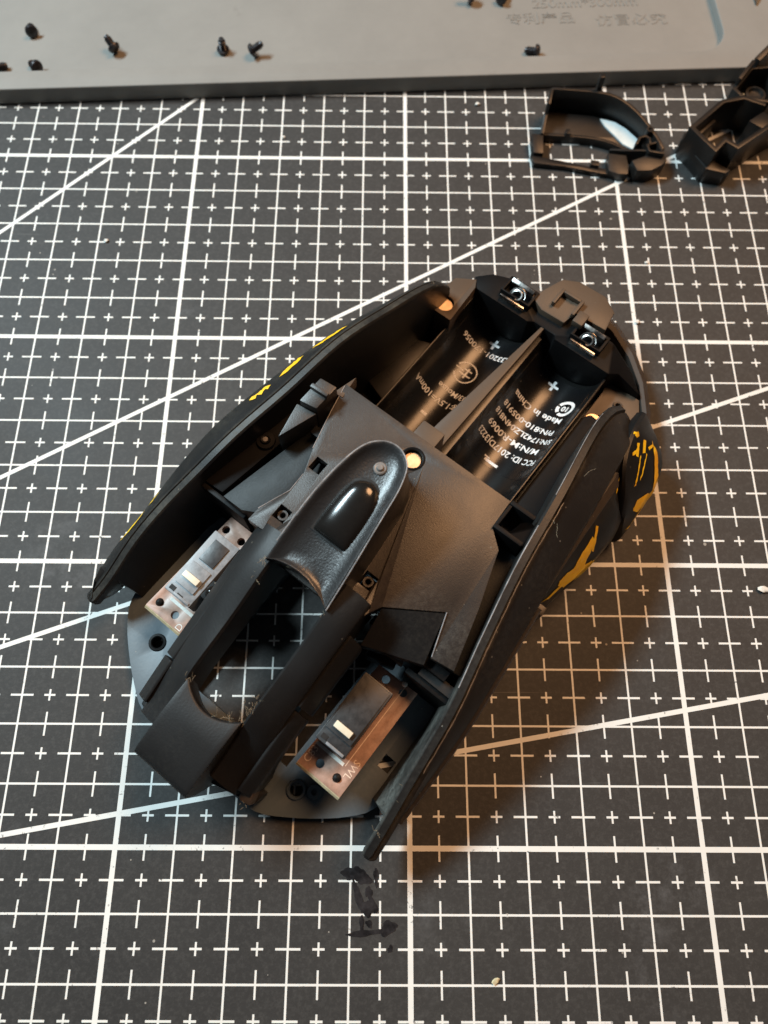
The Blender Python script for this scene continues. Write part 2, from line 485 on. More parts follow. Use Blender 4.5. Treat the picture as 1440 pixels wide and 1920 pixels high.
# ================================================================== SCREWS
def screw_mesh():
    bm = bmesh.new(); n = 14
    prof = [(0, 0), (.95, 0), (1.4, .25), (1.55, .65), (1.55, .95), (.75, 1.0)]
    z = 1.0; k = 0
    while z < 3.1:
        prof += [(.92, z + .12), (.92, z + .20), (.70, z + .34), (.70, z + .42)]; z += .45
    prof += [(.6, 3.7), (0, 3.8)]
    rows = []
    for r, z in prof:
        rows.append([bm.verts.new((max(r, .001) * math.cos(2 * math.pi * i / n), max(r, .001) * math.sin(2 * math.pi * i / n), z)) for i in range(n)])
    for a in range(len(rows) - 1):
        for i in range(n):
            j = (i + 1) % n
            bm.faces.new((rows[a][i], rows[a][j], rows[a + 1][j], rows[a + 1][i]))
    bm.faces.new(rows[0]); bm.faces.new(rows[-1])
    for v in bm.verts: v.co *= S
    bmesh.ops.recalc_face_normals(bm, faces=bm.faces)
    me = bpy.data.meshes.new('screw'); bm.to_mesh(me); bm.free(); me.materials.append(M['screw'])
    for p in me.polygons: p.use_smooth = True
    me.set_sharp_from_angle(angle=math.radians(40))
    b2 = bmesh.new()
    for w, l in ((.28, 1.5), (1.5, .28)):
        bmesh.ops.create_cube(b2, size=1, matrix=Matrix.Translation((0, 0, .02 * S)) @ Matrix.Diagonal((w * S, l * S, .12 * S, 1)))
    m2 = bpy.data.meshes.new('cross_recess'); b2.to_mesh(m2); b2.free(); m2.materials.append(M['void'])
    return me, m2
sm, cm = screw_mesh()
GS = 'loose screws scattered in the grey tray'
# (x, y, pose, heading, label): pose 'up' stands on its head, 'lie' lies on its side, 'tilt' leans on its head rim
SCREWS = [(-94.1, 187.2, 'lie', 1.9, 'small black screw in the tray, farthest from the embossed lettering along the back row'),
          (-91.2, 174.9, 'lie', 2.4, 'small black screw half hidden behind the front rim of the tray'),
          (-100.0, 174.4, 'lie', .5, 'small black screw tucked behind the tray rim, cut by the picture edge'),
          (-72.6, 181.0, 'tilt', 2.3, 'small black screw tilted on its head with shank leaning up, alone in the tray'),
          (-45.6, 181.8, 'up', 0, 'small black screw standing upright on its head in the tray'),
          (-37.6, 180.4, 'tilt', .2, 'small black screw toppled beside the upright standing screw'),
          (16.9, 200.0, 'tilt', 3.0, 'small black screw left of the embossed size lettering, the one further from it'),
          (25.4, 200.6, 'lie', .9, 'small black screw lying right next to the start of the embossed size lettering'),
          (32.0, 181.8, 'lie', 2.75, 'small black screw lying on its side in front of the embossed characters')]
for x, y, pose, hd, lab in SCREWS:
    o = bpy.data.objects.new('screw', sm); col.objects.link(o)
    c = bpy.data.objects.new('cross_recess', cm); col.objects.link(c); c.parent = o
    fl = 2.0
    if pose == 'up': o.location = Vector((x, y, fl)) * S; o.rotation_euler = (.06, .05, hd)
    elif pose == 'lie':
        o.rotation_euler = (0, math.radians(90 + 11), hd)
        d = Matrix.Rotation(hd, 3, 'Z') @ Vector((1, 0, 0))
        o.location = (Vector((x, y, fl + 1.55)) - d * 1.6) * S
    else:
        o.rotation_euler = (0, math.radians(62), hd)
        d = Matrix.Rotation(hd, 3, 'Z') @ Vector((1, 0, 0))
        o.location = (Vector((x, y, fl + 1.40)) - d * 1.0) * S
    tag(o, lab, 'screw', GS)
# brownish sliver at the side pocket
sl = prism('plastic_sliver', [(89.6, 203.5, 4.9), (91.4, 203.5, 5.6), (91.0, 199.5, 5.2), (90.0, 197.2, 4.8)], 4.25, 'brown', None, bevel=.1, flip=False)
tag(sl, 'brown plastic sliver on the tray rim beside the rounded recess corner', 'sliver')

# ================================================================== COMPUTER MOUSE
mouse = empty('opened_computer_mouse', (-31.7019, 20.4593, 0), math.radians(52))
tag(mouse, 'opened black wireless computer mouse with yellow painted side marks and empty battery bay', 'computer mouse')

# ---- base plate
right = [(-8.5, 7), (-8.2, 13.2), (-5.6, 18), (-2.4, 22.4), (1, 26.2), (5, 29.0), (14, 30.6), (28, 30.4), (42, 30.0), (58, 31.0), (72, 32.0), (84, 31.6), (93, 29.3), (100.5, 24.8), (107.0, 18.6), (110.6, 12.2), (112.4, 6)]
leftr = [(-8.5, 7), (-8.2, 13.2), (-5.6, 18), (-2.4, 22.4), (1, 26.2), (5, 29.0), (14, 30.6), (28, 30.4), (42, 30.0), (58, 31.0), (70, 30.2), (78, 27.5), (86, 23.6), (93, 19.6), (99.4, 15.2), (104.6, 10.4), (108.4, 5)]
outl = right + [(u, -v) for u, v in reversed(leftr)]
def sm_closed(pts, k=3):
    out = []; n = len(pts)
    for i in range(n):
        p0, p1, p2, p3 = (Vector(pts[(i + q) % n]) for q in (-1, 0, 1, 2))
        for s in range(k):
            t = s / k
            out.append(tuple(.5 * ((2 * p1) + (p2 - p0) * t + (2 * p0 - 5 * p1 + 4 * p2 - p3) * t * t + (3 * p1 - p0 - 3 * p2 + p3) * t ** 3)))
    return out
def sm_open(pts, k=4):
    out = []; n = len(pts)
    for i in range(n - 1):
        p0, p1, p2, p3 = (Vector(pts[min(max(i + q, 0), n - 1)]) for q in (-1, 0, 1, 2))
        for s_ in range(k):
            t = s_ / k
            out.append(tuple(.5 * ((2 * p1) + (p2 - p0) * t + (2 * p0 - 5 * p1 + 4 * p2 - p3) * t * t + (3 * p1 - p0 - 3 * p2 + p3) * t ** 3)))
    return out + [tuple(pts[-1])]
outl = sm_closed(outl)
zbase = 2.4
well = [(0.5, -9.6), (0.5, 12.8), (24.0, 13.2), (31.5, 9), (31.5, -9.6)]
bm = bmesh.new()
prism_bm(bm, [(u, v, zbase) for u, v in outl], .05,
         [list(reversed([(u, v, zbase) for u, v in well])), list(reversed(circ(2.1, -19.6, 1.25, zbase))), list(reversed(circ(-1.2, 16.5, 1.2, zbase))),
          list(reversed(rect(10.4, 12.8, 25.0, 27.2, zbase)))])
finish('base_plate', bm, 'base', mouse, bevel=.3, segs=2)
lathe('screw_collar', [(1.0, -2), (1.0, .1), (1.2, .25), (1.5, .22), (1.65, 0)], 'inner', mouse, (2.1, -19.6, zbase), close=False)
lathe('screw_collar', [(1.1, -2), (1.1, .5), (1.3, .7), (1.6, .65), (1.75, 0)], 'base', mouse, (-1.2, 16.5, zbase), close=False)
lathe('screw_collar', [(.5, 0), (.5, .7), (1.2, .7), (1.4, 0)], 'base', mouse, (0.4, 19.2, zbase), close=False)

# ---- side walls
LZ = [(1.2, 9.6), (5.2, 11.5), (13, 15.2), (20, 18), (28, 21.5), (37, 24.6), (47.5, 26.4), (60.8, 27), (72.5, 25.2), (81, 22.2), (86.5, 18.5), (90, 13.5)]
L_IN = [(1.2, 30.7), (5.2, 30.2), (13, 30.0), (20, 29.2), (28, 27.4), (37, 25.6), (47.5, 23.6), (60.8, 22.2), (72.5, 20.2), (81, 19.4), (86.5, 19.0), (90, 18.8)]
L_OUT = [(1.2, 32.0), (3.6, 33.6), (9.3, 34.2), (14.7, 33.6), (22.5, 33.0), (35.7, 31.4), (47, 29.0), (63, 25.9), (72, 24.0), (81.2, 22.6), (86.5, 22.0), (90, 21.6)]
def wall_rings(us, zf, inf, outf, s, base_v, ridge, notch):
    rings = []
    for u in us:
        zr = spl(u, zf); vi = spl(u, inf); vo = spl(u, outf)
        zb = interp(u, [p[0] for p in notch], [p[1] for p in notch])
        bv = interp(u, [p[0] for p in base_v], [p[1] for p in base_v])
        lo = zb > 3
        drop = min(4.2, max(.6, (zr - zb) * .35)) * (1 if ridge else .55)
        zs = zr - drop
        if lo: bo = vo - .5; bi = vi + .2
        else: bo = bv; bi = min(vi - .4, bv - 3.0) if u > 40 else min(vi - .8, bv - 2.6)
        zm = zb + (zs - zb) * .45
        vm = bo + (vo - bo) * .45 + (.5 if not lo else 0)
        st = .95 if ridge else .45                       # step beside the inner lip
        ring = [(u, s * bo, zb), (u, s * vm, zm), (u, s * (vo - .05), zs - .9), (u, s * vo, zs), (u, s * (vo - .35), zs + .45),
                (u, s * (vi + 2.5), zr - st - .35), (u, s * (vi + 1.85), zr - st + .1), (u, s * (vi + 1.65), zr - st - .1), (u, s * (vi + 1.45), zr - .12), (u, s * (vi + .35), zr + .05), (u, s * vi, zr - .3),
                (u, s * (vi - .1), zr - 2.0), (u, s * (bi + (vi - bi) * .35), zb + (zr - zb) * .4), (u, s * bi, zb)]
        rings.append(ring)
    def shrink(k, du):
        r0 = [Vector(p) for p in rings_src]; c = sum(r0, Vector()) / len(r0)
        return [(p.x + du, c.y + (p.y - c.y) * k, c.z + (p.z - c.z) * k) for p in r0]
    rings_src = rings[0]
    return [shrink(.30, -.85), shrink(.62, -.68), shrink(.86, -.38)] + rings
baseL = [(0, 30), (8, 30.2), (28, 30.0), (50, 31.0), (70, 30.4), (80, 27.4), (90, 24)]
usL = [1.2, 2.2, 3.6, 5.0, 6.0, 6.4] + [8 + 2.6 * i for i in range(32)]
usL = [u for u in usL if u <= 90]
notchL = [(1, 8.6), (2.5, 6.8), (4.2, 5.8), (6.0, 5.8), (6.4, 2.3), (100, 2.3)]
hz = random.Random(3)
def dustL(r, i, p):
    if i in (3, 4): return .45 + .3 * hz.random()
    if i in (5, 7): return .15
    if i in (6, 8, 9): return .8
    return .06
loft('side_wall', wall_rings(usL, LZ, L_IN, L_OUT, -1, baseL, False, notchL), 'shell', mouse, dustL)['label'] = 'scuffed dusty side wall seen from inside'

RZ_ = [(-.6, 10.6), (4, 13.2), (11.6, 16.4), (23.9, 20.6), (35, 23.6), (47.4, 26.3), (60.8, 27), (72.6, 25.0), (78.5, 22.8), (84, 19.0), (88, 14.5)]
R_IN = [(-.6, 31.0), (4, 30.5), (11.6, 29.5), (23.9, 28.0), (35, 25.6), (47.4, 23.2), (60.8, 21.6), (72.6, 20.0), (78.5, 19.6), (84, 20.0), (88, 21.0)]
R_OUT = [(-.6, 32.2), (4, 32.8), (10.4, 32.8), (20, 32.6), (27, 32.1), (35, 31.3), (44, 30.3), (56, 28.9), (70, 27.6), (78, 27.0), (84, 26.4), (88, 26.0)]
baseR = [(0, 30), (8, 30.2), (28, 30.0), (50, 30.6), (70, 31.2), (80, 30.4), (88, 28.5)]
notchR = [(-1, 9.2), (1, 7.0), (3.5, 5.8), (5.4, 5.4), (5.8, 2.3), (100, 2.3)]
usR = [-.6, .4, 1.6, 3.2, 5.2, 5.8] + [8 + 2.6 * i for i in range(31)] + [88]
def dustR(r, i, p):
    u = p[0]
    if i in (6, 7): return .75 if u < 70 else .35
    if i == 8: return .35
    if i in (11, 12) and u < 27: return 1.0
    if i in (10, 13) and u < 27: return .8
    if i in (4, 3): return .22
    return .06
wr = loft('side_wall', wall_rings(usR, RZ_, R_IN, R_OUT, 1, baseR, True, notchR), 'shell_r', mouse, dustR)
wr['label'] = 'thumb side wall with side buttons and yellow paint'

# ---- side buttons on the thumb side
def button_rings(us, s0, s1, zt, vt, bulge):
    rings = []
    for u in us:
        t = (u - s0) / (s1 - s0); e = min(1, math.sin(math.pi * min(max(t, .02), .98)) * 2.4) ** .5
        vi = spl(u, vt); z = spl(u, zt); b = bulge(u) * e
        ring = [(u, vi - .8, z - 1.2), (u, vi, z), (u, vi + .7 * e, z + .05), (u, vi + 1.6 * e, z - .7), (u, vi + .62 * b, z - 3.4), (u, vi + .92 * b, z - 6.4), (u, vi + b, z - 9.0),
                (u, vi + .9 * b, z - 11.5), (u, vi + .4 * b - .4, z - 13.0), (u, vi - 1.2, z - 9)]
        rings.append(ring)
    return rings
def ulist(a, b, n): return [a + (b - a) * i / n for i in range(n + 1)]
bf = loft('side_button', button_rings(ulist(45.8, 74.3, 22), 45.8, 74.3, [(45.8, 16.6), (55, 18), (66, 18.4), (74.3, 18)], [(45.8, 29.0), (52, 28.4), (60, 28.1), (68, 27.9), (74.3, 27.8)],
          lambda u: interp(u, [45, 52, 60, 67, 75], [2.6, 4.0, 5.8, 6.6, 5.6])), 'shell', mouse, lambda r, i, p: .55 if i in (2, 3) else .12)
br = loft('side_button', button_rings(ulist(70.6, 90.2, 24), 67.5, 92.5, [(70.6, 12.6), (73, 15.2), (76, 17.0), (80, 17.4), (85, 16.6), (90.2, 13.6)], [(70.6, 32.4), (73, 30.6), (76, 28.2), (80, 26.4), (85, 25.4), (90.2, 25.2)],
          lambda u: interp(u, [70, 73, 76, 80, 85, 90], [3.4, 5.2, 7.4, 9.2, 9.4, 7.4])), 'shell', mouse, lambda r, i, p: .16)
M['ridge'] = plastic('sheen_grey_brown_plastic', (.040, .033, .028), .44, .35, .18, 3000, .6, speck=.15)  # lighter grey-brown paints in the sheen along the button ridge
rings = []
for u in ulist(46.2, 74.0, 18):
    vi = spl(u, [(45.8, 29.0), (52, 28.4), (60, 28.1), (68, 27.9), (74.3, 27.8)]); z = spl(u, [(45.8, 16.6), (55, 18), (66, 18.4), (74.3, 18)])
    w = min(1, (u - 45.4) / 3, (74.6 - u) / 2)
    rings.append([(u, vi - .5, z - .6), (u, vi - .3, z + .35), (u, vi + .3 * w, z + .5), (u, vi + 1.5 * w, z - .1), (u, vi + 1.6 * w, z - .5), (u, vi + .4, z - 1.2)])
loft('ridge_sheen_strip', rings, 'ridge', mouse)  # added strip, coloured as the sheen on the ridge
# narrow trim under the front of the button row
tube('seam_trim', [(u, spl(u, R_OUT) + .15, spl(u, RZ_) - 5.2) for u in ulist(6, 45, 20)], .6, 'ridge', mouse)
prism('seam_notch', rect(44.6, 46.4, 29.6, 31.6, 19.2), 13.5, 'ridge', mouse, bevel=.3)

# ---- yellow hand paint following the surfaces
def snap_patch(polys, targets, parent, off=.10, up=1, grow=0.0):
    dg = bpy.context.evaluated_depsgraph_get()
    trees = []
    for t in targets:
        me = t.data
        trees.append(BVHTree.FromPolygons([v.co.copy() for v in me.vertices], [tuple(p.vertices) for p in me.polygons]))
    for poly in polys:
        b = bmesh.new()
        P = [Vector(p) for p in poly]
        cen = sum(P, Vector()) / len(P)
        P = [p + (p - cen).normalized() * grow for p in P]
        loop = []
        for i in range(len(P)):
            a, c = P[i], P[(i + 1) % len(P)]
            n = max(1, int((c - a).length / .45))
            for q in range(n):
                j = Vector((hz.uniform(-.12, .12), hz.uniform(-.12, .12), 0))
                loop.append(a + (c - a) * q / n + j)
        tris = tessellate_polygon([[Vector((p.x, p.y, 0)) for p in loop]])
        vv = [b.verts.new(p) for p in loop]
        for t in tris:
            try: b.faces.new([vv[i] for i in t])
            except ValueError: pass
        for _ in range(3):
            long = [e for e in b.edges if e.calc_length() > .55]
            if not long: break
            bmesh.ops.subdivide_edges(b, edges=long, cuts=1)
            bmesh.ops.triangulate(b, faces=b.faces)
        for v in b.verts:
            p = Vector((v.co.x, -v.co.y, v.co.z)) * S
            best = None
            for tr in trees:
                r = tr.find_nearest(p)
                if r[0] is not None and (best is None or r[3] < best[3]): best = r
            co, no = best[0], best[1]
            if no.dot(Vector((0, -up, .6))) < 0: no = -no
            q = co + no * off * S
            v.co = Vector((q.x, -q.y, q.z)) / S
        finish('yellow_paint_mark', b, 'yellow', parent, dissolve=False)
YR_rear = [
 [(77.4, 35.4, 8.5), (74.2, 36.1, 7.5), (71.2, 35.8, 7.9), (73.7, 35.5, 8.2), (76.3, 35.0, 8.7)],
 [(85.8, 31.1, 14.3), (85.3, 32.1, 12.9), (82.8, 33.3, 11.4), (81.1, 34.4, 9.8), (83.2, 35.1, 8.9), (81.5, 35.6, 8.3), (77.7, 35.3, 8.6), (74.4, 34.3, 10.0), (74.0, 33.6, 10.9), (75.6, 33.0, 11.7), (79.6, 34.0, 10.4), (81.8, 32.9, 11.8), (84.4, 31.3, 14.0)],
 [(82.2, 27.4, 16.0), (82.7, 28.0, 16.0), (80.5, 29.2, 16.0), (80.1, 28.6, 16.0)],
 [(83.8, 27.9, 15.0), (84.4, 28.6, 15.0), (82.4, 29.8, 15.0), (81.8, 29.2, 15.0)],
 [(79.6, 27.3, 16.0), (81.1, 28.0, 16.0), (80.7, 28.4, 16.0), (79.4, 27.8, 16.0)],
 [(83.8, 29.4, 14.0), (85.4, 30.0, 14.0), (86.3, 29.8, 14.0), (85.4, 30.5, 14.0), (83.7, 29.9, 14.0)],
 [(82.9, 26.1, 16.5), (84.1, 26.3, 16.5), (83.8, 27.1, 16.5), (82.9, 26.8, 16.5)],
 [(80.7, 29.0, 15.0), (81.0, 29.2, 15.0), (76.3, 32.2, 15.0), (76.0, 32.0, 15.0)],
 [(82.2, 29.6, 14.0), (82.4, 29.8, 14.0), (77.8, 31.8, 14.0), (77.7, 31.5, 14.0)]]
YR_front = [
 [(64.0, 29.6, 16.2), (64.3, 30.0, 15.8), (61.6, 31.8, 13.4), (61.3, 31.4, 13.8)],
 [(60.6, 33.2, 11.6), (61.4, 34.2, 10.2), (57.4, 34.4, 10.0), (56.0, 33.6, 11.0)],
 [(62.4, 30.2, 15.5), (62.1, 31.0, 14.4), (60.0, 31.7, 13.4), (58.6, 32.4, 12.6), (60.2, 32.8, 12.0), (59.8, 33.9, 10.5), (57.3, 33.3, 11.3), (54.6, 32.7, 12.1), (53.6, 32.7, 12.1), (52.7, 31.4, 13.9), (53.2, 30.8, 14.6), (55.2, 30.9, 14.5), (56.7, 31.3, 14.0), (58.9, 30.6, 15.0)],
 [(53.2, 32.3, 12.7), (50.1, 32.1, 13.1), (47.9, 31.6, 13.6), (50.4, 31.5, 13.5), (52.4, 31.6, 13.4)],
 [(74.0, 28.9, 17.0), (74.2, 29.4, 17.0), (73.6, 30.2, 17.0), (72.4, 30.5, 17.0), (72.0, 30.2, 17.0), (73.0, 29.3, 17.0)]]
YR_wall = [[(42.3, 30.9, 17.6), (41.4, 31.4, 17.0), (40.2, 31.6, 16.8), (39.2, 31.7, 16.8), (40.4, 31.0, 17.6)], [(46.6, 31.2, 14.6), (45.2, 31.7, 13.6), (44.6, 31.6, 13.8), (45.8, 31.0, 14.8)], [(43.4, 31.6, 14.2), (42.1, 32.2, 13.2), (40.6, 32.0, 13.5), (39.7, 32.0, 13.7), (41.2, 31.6, 14.3)]]
YL = [[(63.9, -24.4, 25.7), (63.3, -25.2, 25.8), (59.4, -26.1, 25.7), (57.2, -26.4, 25.6), (58.3, -25.8, 25.7), (61.2, -24.9, 25.8)],
 [(54.7, -26.7, 25.5), (53.7, -27.2, 25.4), (51.2, -27.4, 25.3), (49.5, -27.4, 25.2), (50.4, -26.9, 25.3), (52.7, -26.7, 25.4)],
 [(47.0, -27.7, 25.1), (46.5, -28.1, 25.0), (45.9, -28.2, 24.9), (46.4, -27.6, 25.0)],
 [(45.9, -28.0, 24.9), (45.4, -28.3, 24.8), (44.6, -28.4, 24.6), (45.1, -27.8, 24.7)],
 [(44.3, -28.4, 24.6), (43.7, -28.7, 24.4), (43.2, -28.6, 24.3), (43.8, -28.1, 24.5)],
 [(22.1, -32.8, 17.8), (21.2, -33.1, 17.5), (19.3, -33.4, 16.7), (20.2, -33.0, 17.1)],
 [(18.0, -33.6, 16.2), (16.4, -33.7, 15.6), (14.0, -34.3, 14.6), (11.7, -34.2, 13.6), (13.9, -33.6, 14.6), (16.2, -33.2, 15.5)]]
snap_patch(YR_rear[:2], [br], mouse, grow=.45)
snap_patch(YR_rear[2:], [br], mouse, grow=.15)
snap_patch(YR_front, [bf], mouse, grow=.3)
snap_patch(YR_wall, [wr], mouse, grow=.35)
wl = [o for o in mouse.children if o.name == 'side_wall'][0]
snap_patch(YL, [wl], mouse, up=-1, off=.14, grow=.3)

# ---- battery bay
prof = [(-15.9, 10.7), (-15.5, 10.7)]
CV, CR, CZ = 8.15, 7.25, 10.5
def arc(c, n=22): return [(c + CR * math.cos(math.pi + math.pi * i / n), CZ + CR * math.sin(math.pi + math.pi * i / n)) for i in range(n + 1)]
prof += arc(-CV) + arc(CV) + [(15.5, 10.7), (15.9, 10.7), (15.9, 2.45), (-15.9, 2.45)]
loft('battery_bay', [[(u, v, z) for v, z in prof] for u in (46.5, 60, 75, 93.6)], 'trough', mouse, bevel=.15, ang=60)
def wrap(c, u0, r=CR - .09, s0=0.0):
    def f(x, y, z):
        a = -math.pi / 2 - (x + s0) / r          # reading direction runs toward -v
        return (u0 - y, c + r * math.cos(a), CZ + r * math.sin(a))
    return f
for c, u0, u1, a0, a1 in ((CV, 67.4, 92.6, -66, 66), (-CV, 60.0, 92.8, -66, 60)):
    rr = CR - .05
    rings = []
    for u in ulist(u0, u1, 4):
        up_ = [(u, c + rr * math.cos(math.radians(-90 + a)), CZ + rr * math.sin(math.radians(-90 + a))) for a in ulist(a0, a1, 20)]
        lo_ = [(u, c + (rr + .03) * math.cos(math.radians(-90 + a)), CZ + (rr + .03) * math.sin(math.radians(-90 + a))) for a in reversed(ulist(a0, a1, 20))]
        rings.append(up_ + lo_)
    loft('film_label', rings, 'label', mouse)
for s, u, w, sz, off in (('FCC ID: 2017DJ3223', 72.0, 15.6, 1.95, -.2), ('M/N:M-R0069', 74.9, 13.3, 1.95, .2), ('S/N:1742LZ04N818', 77.6, 15.4, 1.75, -.4), ('P/N:810-005918', 80.1, 13.3, 1.75, .1), ('Made in China', 83.4, 12.4, 1.95, 0)):
    text_obj('label_lettering', s, sz, wrap(CV, u, s0=off), 'white_ink', mouse, bold=.03, width=w)
for s, u, w, sz, off in (('Rating:1.5V=100mA', 73.2, 15.4, 1.95, .4), ('G603/Mouse', 76.2, 9.2, 1.8, -1.6), ('R33201-170056', 88.2, 12.6, 1.8, -.2)):
    text_obj('label_lettering', s, sz, wrap(-CV, u, s0=off), 'white_ink', mouse, bold=.02, width=w)
def wrap_rects(name, rects, c, mat='white_ink'):
    b = bmesh.new()
    for (s0, s1, u0, u1) in rects:
        n = max(1, int(abs(s1 - s0) / .6)); m_ = max(1, int(abs(u1 - u0) / 1))
        f = wrap(c, 0)
        g = [[b.verts.new(f(s0 + (s1 - s0) * i / n, -(u0 + (u1 - u0) * j / m_), 0)) for j in range(m_ + 1)] for i in range(n + 1)]
        for i in range(n):
            for j in range(m_): b.faces.new((g[i][j], g[i + 1][j], g[i + 1][j + 1], g[i][j + 1]))
    return finish(name, b, mat, mouse, dissolve=False)
wrap_rects('plus_sign', [(-1.2 + .5, 1.2 + .5, 90.2, 90.75), (-.28 + .5, .28 + .5, 89.27, 90.15), (-.28 + .5, .28 + .5, 90.8, 91.7)], CV)
wrap_rects('plus_sign', [(-1.2 - .7, 1.2 - .7, 90.6, 91.15), (-.28 - .7, .28 - .7, 89.67, 90.55), (-.28 - .7, .28 - .7, 91.2, 92.1)], -CV)
wrap_rects('minus_sign', [(.7, 2.1, 68.6, 69.3)], -CV)
wrap_rects('minus_sign', [(-.9, 2.2, 68.2, 68.8), (1.4, 2.6, 68.9, 69.2)], CV)
def wrap_ring(name, c, s0, u0, r0, r1, a0=0, a1=360, n=28):
    b = bmesh.new(); f = wrap(c, 0)
    vs_ = []
    for i in range(n + 1):
        a = math.radians(a0 + (a1 - a0) * i / n)
        vs_.append([b.verts.new(f(s0 + r * math.cos(a), -(u0 + r * math.sin(a)), 0)) for r in (r0, r1)])
    for i in range(n): b.faces.new((vs_[i][0], vs_[i][1], vs_[i + 1][1], vs_[i + 1][0]))
    return finish(name, b, 'white_ink', mouse, dissolve=False)
wrap_ring('recycling_mark', CV, -4.9, 86.7, 1.35, 2.05, 20, 300)
wrap_ring('recycling_mark', CV, -4.9, 86.7, 1.35, 2.05, 318, 366)
text_obj('recycling_number', '10', 1.75, wrap(CV, 86.7, s0=-4.9), 'white_ink', mouse, bold=.06)
wrap_ring('approval_mark', -CV, .2, 81.7, 2.25, 2.55, 20, 330)
wrap_rects('approval_mark', [(-1.3, 1.5, 81.0, 81.35), (-.2, .2, 80.4, 83.0), (-1.0, .9, 82.3, 82.6), (.9, 2.7, 81.7, 81.95)], -CV)

# tapering rib between the two troughs
prism('divider_rib', [(60, -4.4, 11.6), (66, -3.9, 11.6), (96.0, -.5, 11.6), (96.0, .1, 11.6), (63.5, -.5, 11.6), (60, -.5, 11.6)], 4, 'brown', mouse, bevel=.15)
# moulded pad left of the bay
prism('moulded_pad', [(66, -22.4, 8.2), (72, -21.6, 8.2), (79, -20.2, 8.2), (80.4, -16.3, 8.2), (64, -16.3, 8.2)], 2.45, 'trough', mouse, bevel=.25)
# floor beside the bay
prism('bay_floor', [(46, -27, 5.0), (70, -26.0, 5.0), (82, -22.5, 5.0), (93, -17, 5.0), (93, -16.5, 5.0), (46, -16.5, 5.0)], 2.45, 'inner', mouse, bevel=0)
prism('bay_floor', [(46, 27, 5.2), (70, 26.0, 5.2), (82, 23, 5.2), (88, 19.5, 5.2), (88, 16.5, 5.2), (46, 16.5, 5.2)], 2.45, 'inner', mouse, bevel=0)

# ---- rear: ledges, lip, contact holder, latch
prism('rear_ledge', [(84.0, -21.8, 13.2), (84.0, -15.2, 13.2), (93.4, -15.8, 13.2), (95.6, -17.0, 12.4), (93.0, -20.4, 12.8)], 2.45, 'brown', mouse, holes=[list(reversed(circ(86.6, -18.3, 1.75, 13.2)))], bevel=.2)
lathe('screw_seat', [(.001, 0), (1.0, .02), (1.6, 0), (1.7, -.2)], 'brass', mouse, (86.6, -18.3, 12.5), close=False)
prism('rear_ledge', [(80, 16.6, 6.2), (88.5, 18.3, 6.6), (92.4, 25.8, 6.8), (96.4, 23.3, 6.8), (96.4, 16.0, 6.8), (93.6, 16.6, 6.8)], 2.45, 'brown', mouse, holes=[list(reversed(circ(92.6, 20.6, .55, 6.8)))], bevel=.2)
lathe('pin_collar', [(.55, 0), (.55, .35), (.85, .4), (1.0, 0)], 'loose', mouse, (92.6, 20.6, 6.78), close=False)
lathe('screw_seat', [(.001, 0), (1.0, .02), (1.7, 0), (1.8, -3)], 'brass', mouse, (85.2, 18.7, 9.2), close=False)
prism('side_cover', [(60, 16.5, 9.4), (84.6, 16.5, 9.4), (86.2, 17.6, 9.4), (86.0, 19.6, 9.4), (84.6, 21.0, 9.4), (80, 22.6, 9.4), (60, 24.5, 9.4)], 5.3, 'inner', mouse, bevel=.3)
# sloping rear lip
lip = [(88.5, 28.2), (94, 25.4), (99.0, 21.6), (103.2, 16.6), (106.4, 10.6), (107.8, 4), (106.4, -3), (104.0, -7.6), (100.6, -11.6), (96.6, -15.0), (92.5, -17.6)]
lipo = [(91.5, 30.4), (97.6, 27.0), (103.4, 22.4), (108.2, 16.6), (111.4, 10.0), (112.6, 4), (109.4, -3.6), (106.2, -8.6), (102.2, -12.8), (97.6, -16.2), (93.0, -18.8)]
rings = []
for (a, b_) in zip(lip, lipo):
    rings.append([(a[0], a[1], 2.3), (a[0], a[1], 7.2), (a[0] + (b_[0] - a[0]) * .22, a[1] + (b_[1] - a[1]) * .22, 7.4), (a[0] + (b_[0] - a[0]) * .7, a[1] + (b_[1] - a[1]) * .7, 5.4), (b_[0], b_[1], 2.0), (b_[0] - (b_[0] - a[0]) * .1, b_[1] - (b_[1] - a[1]) * .1, .3)])
loft('rear_lip', rings, 'lip', mouse)
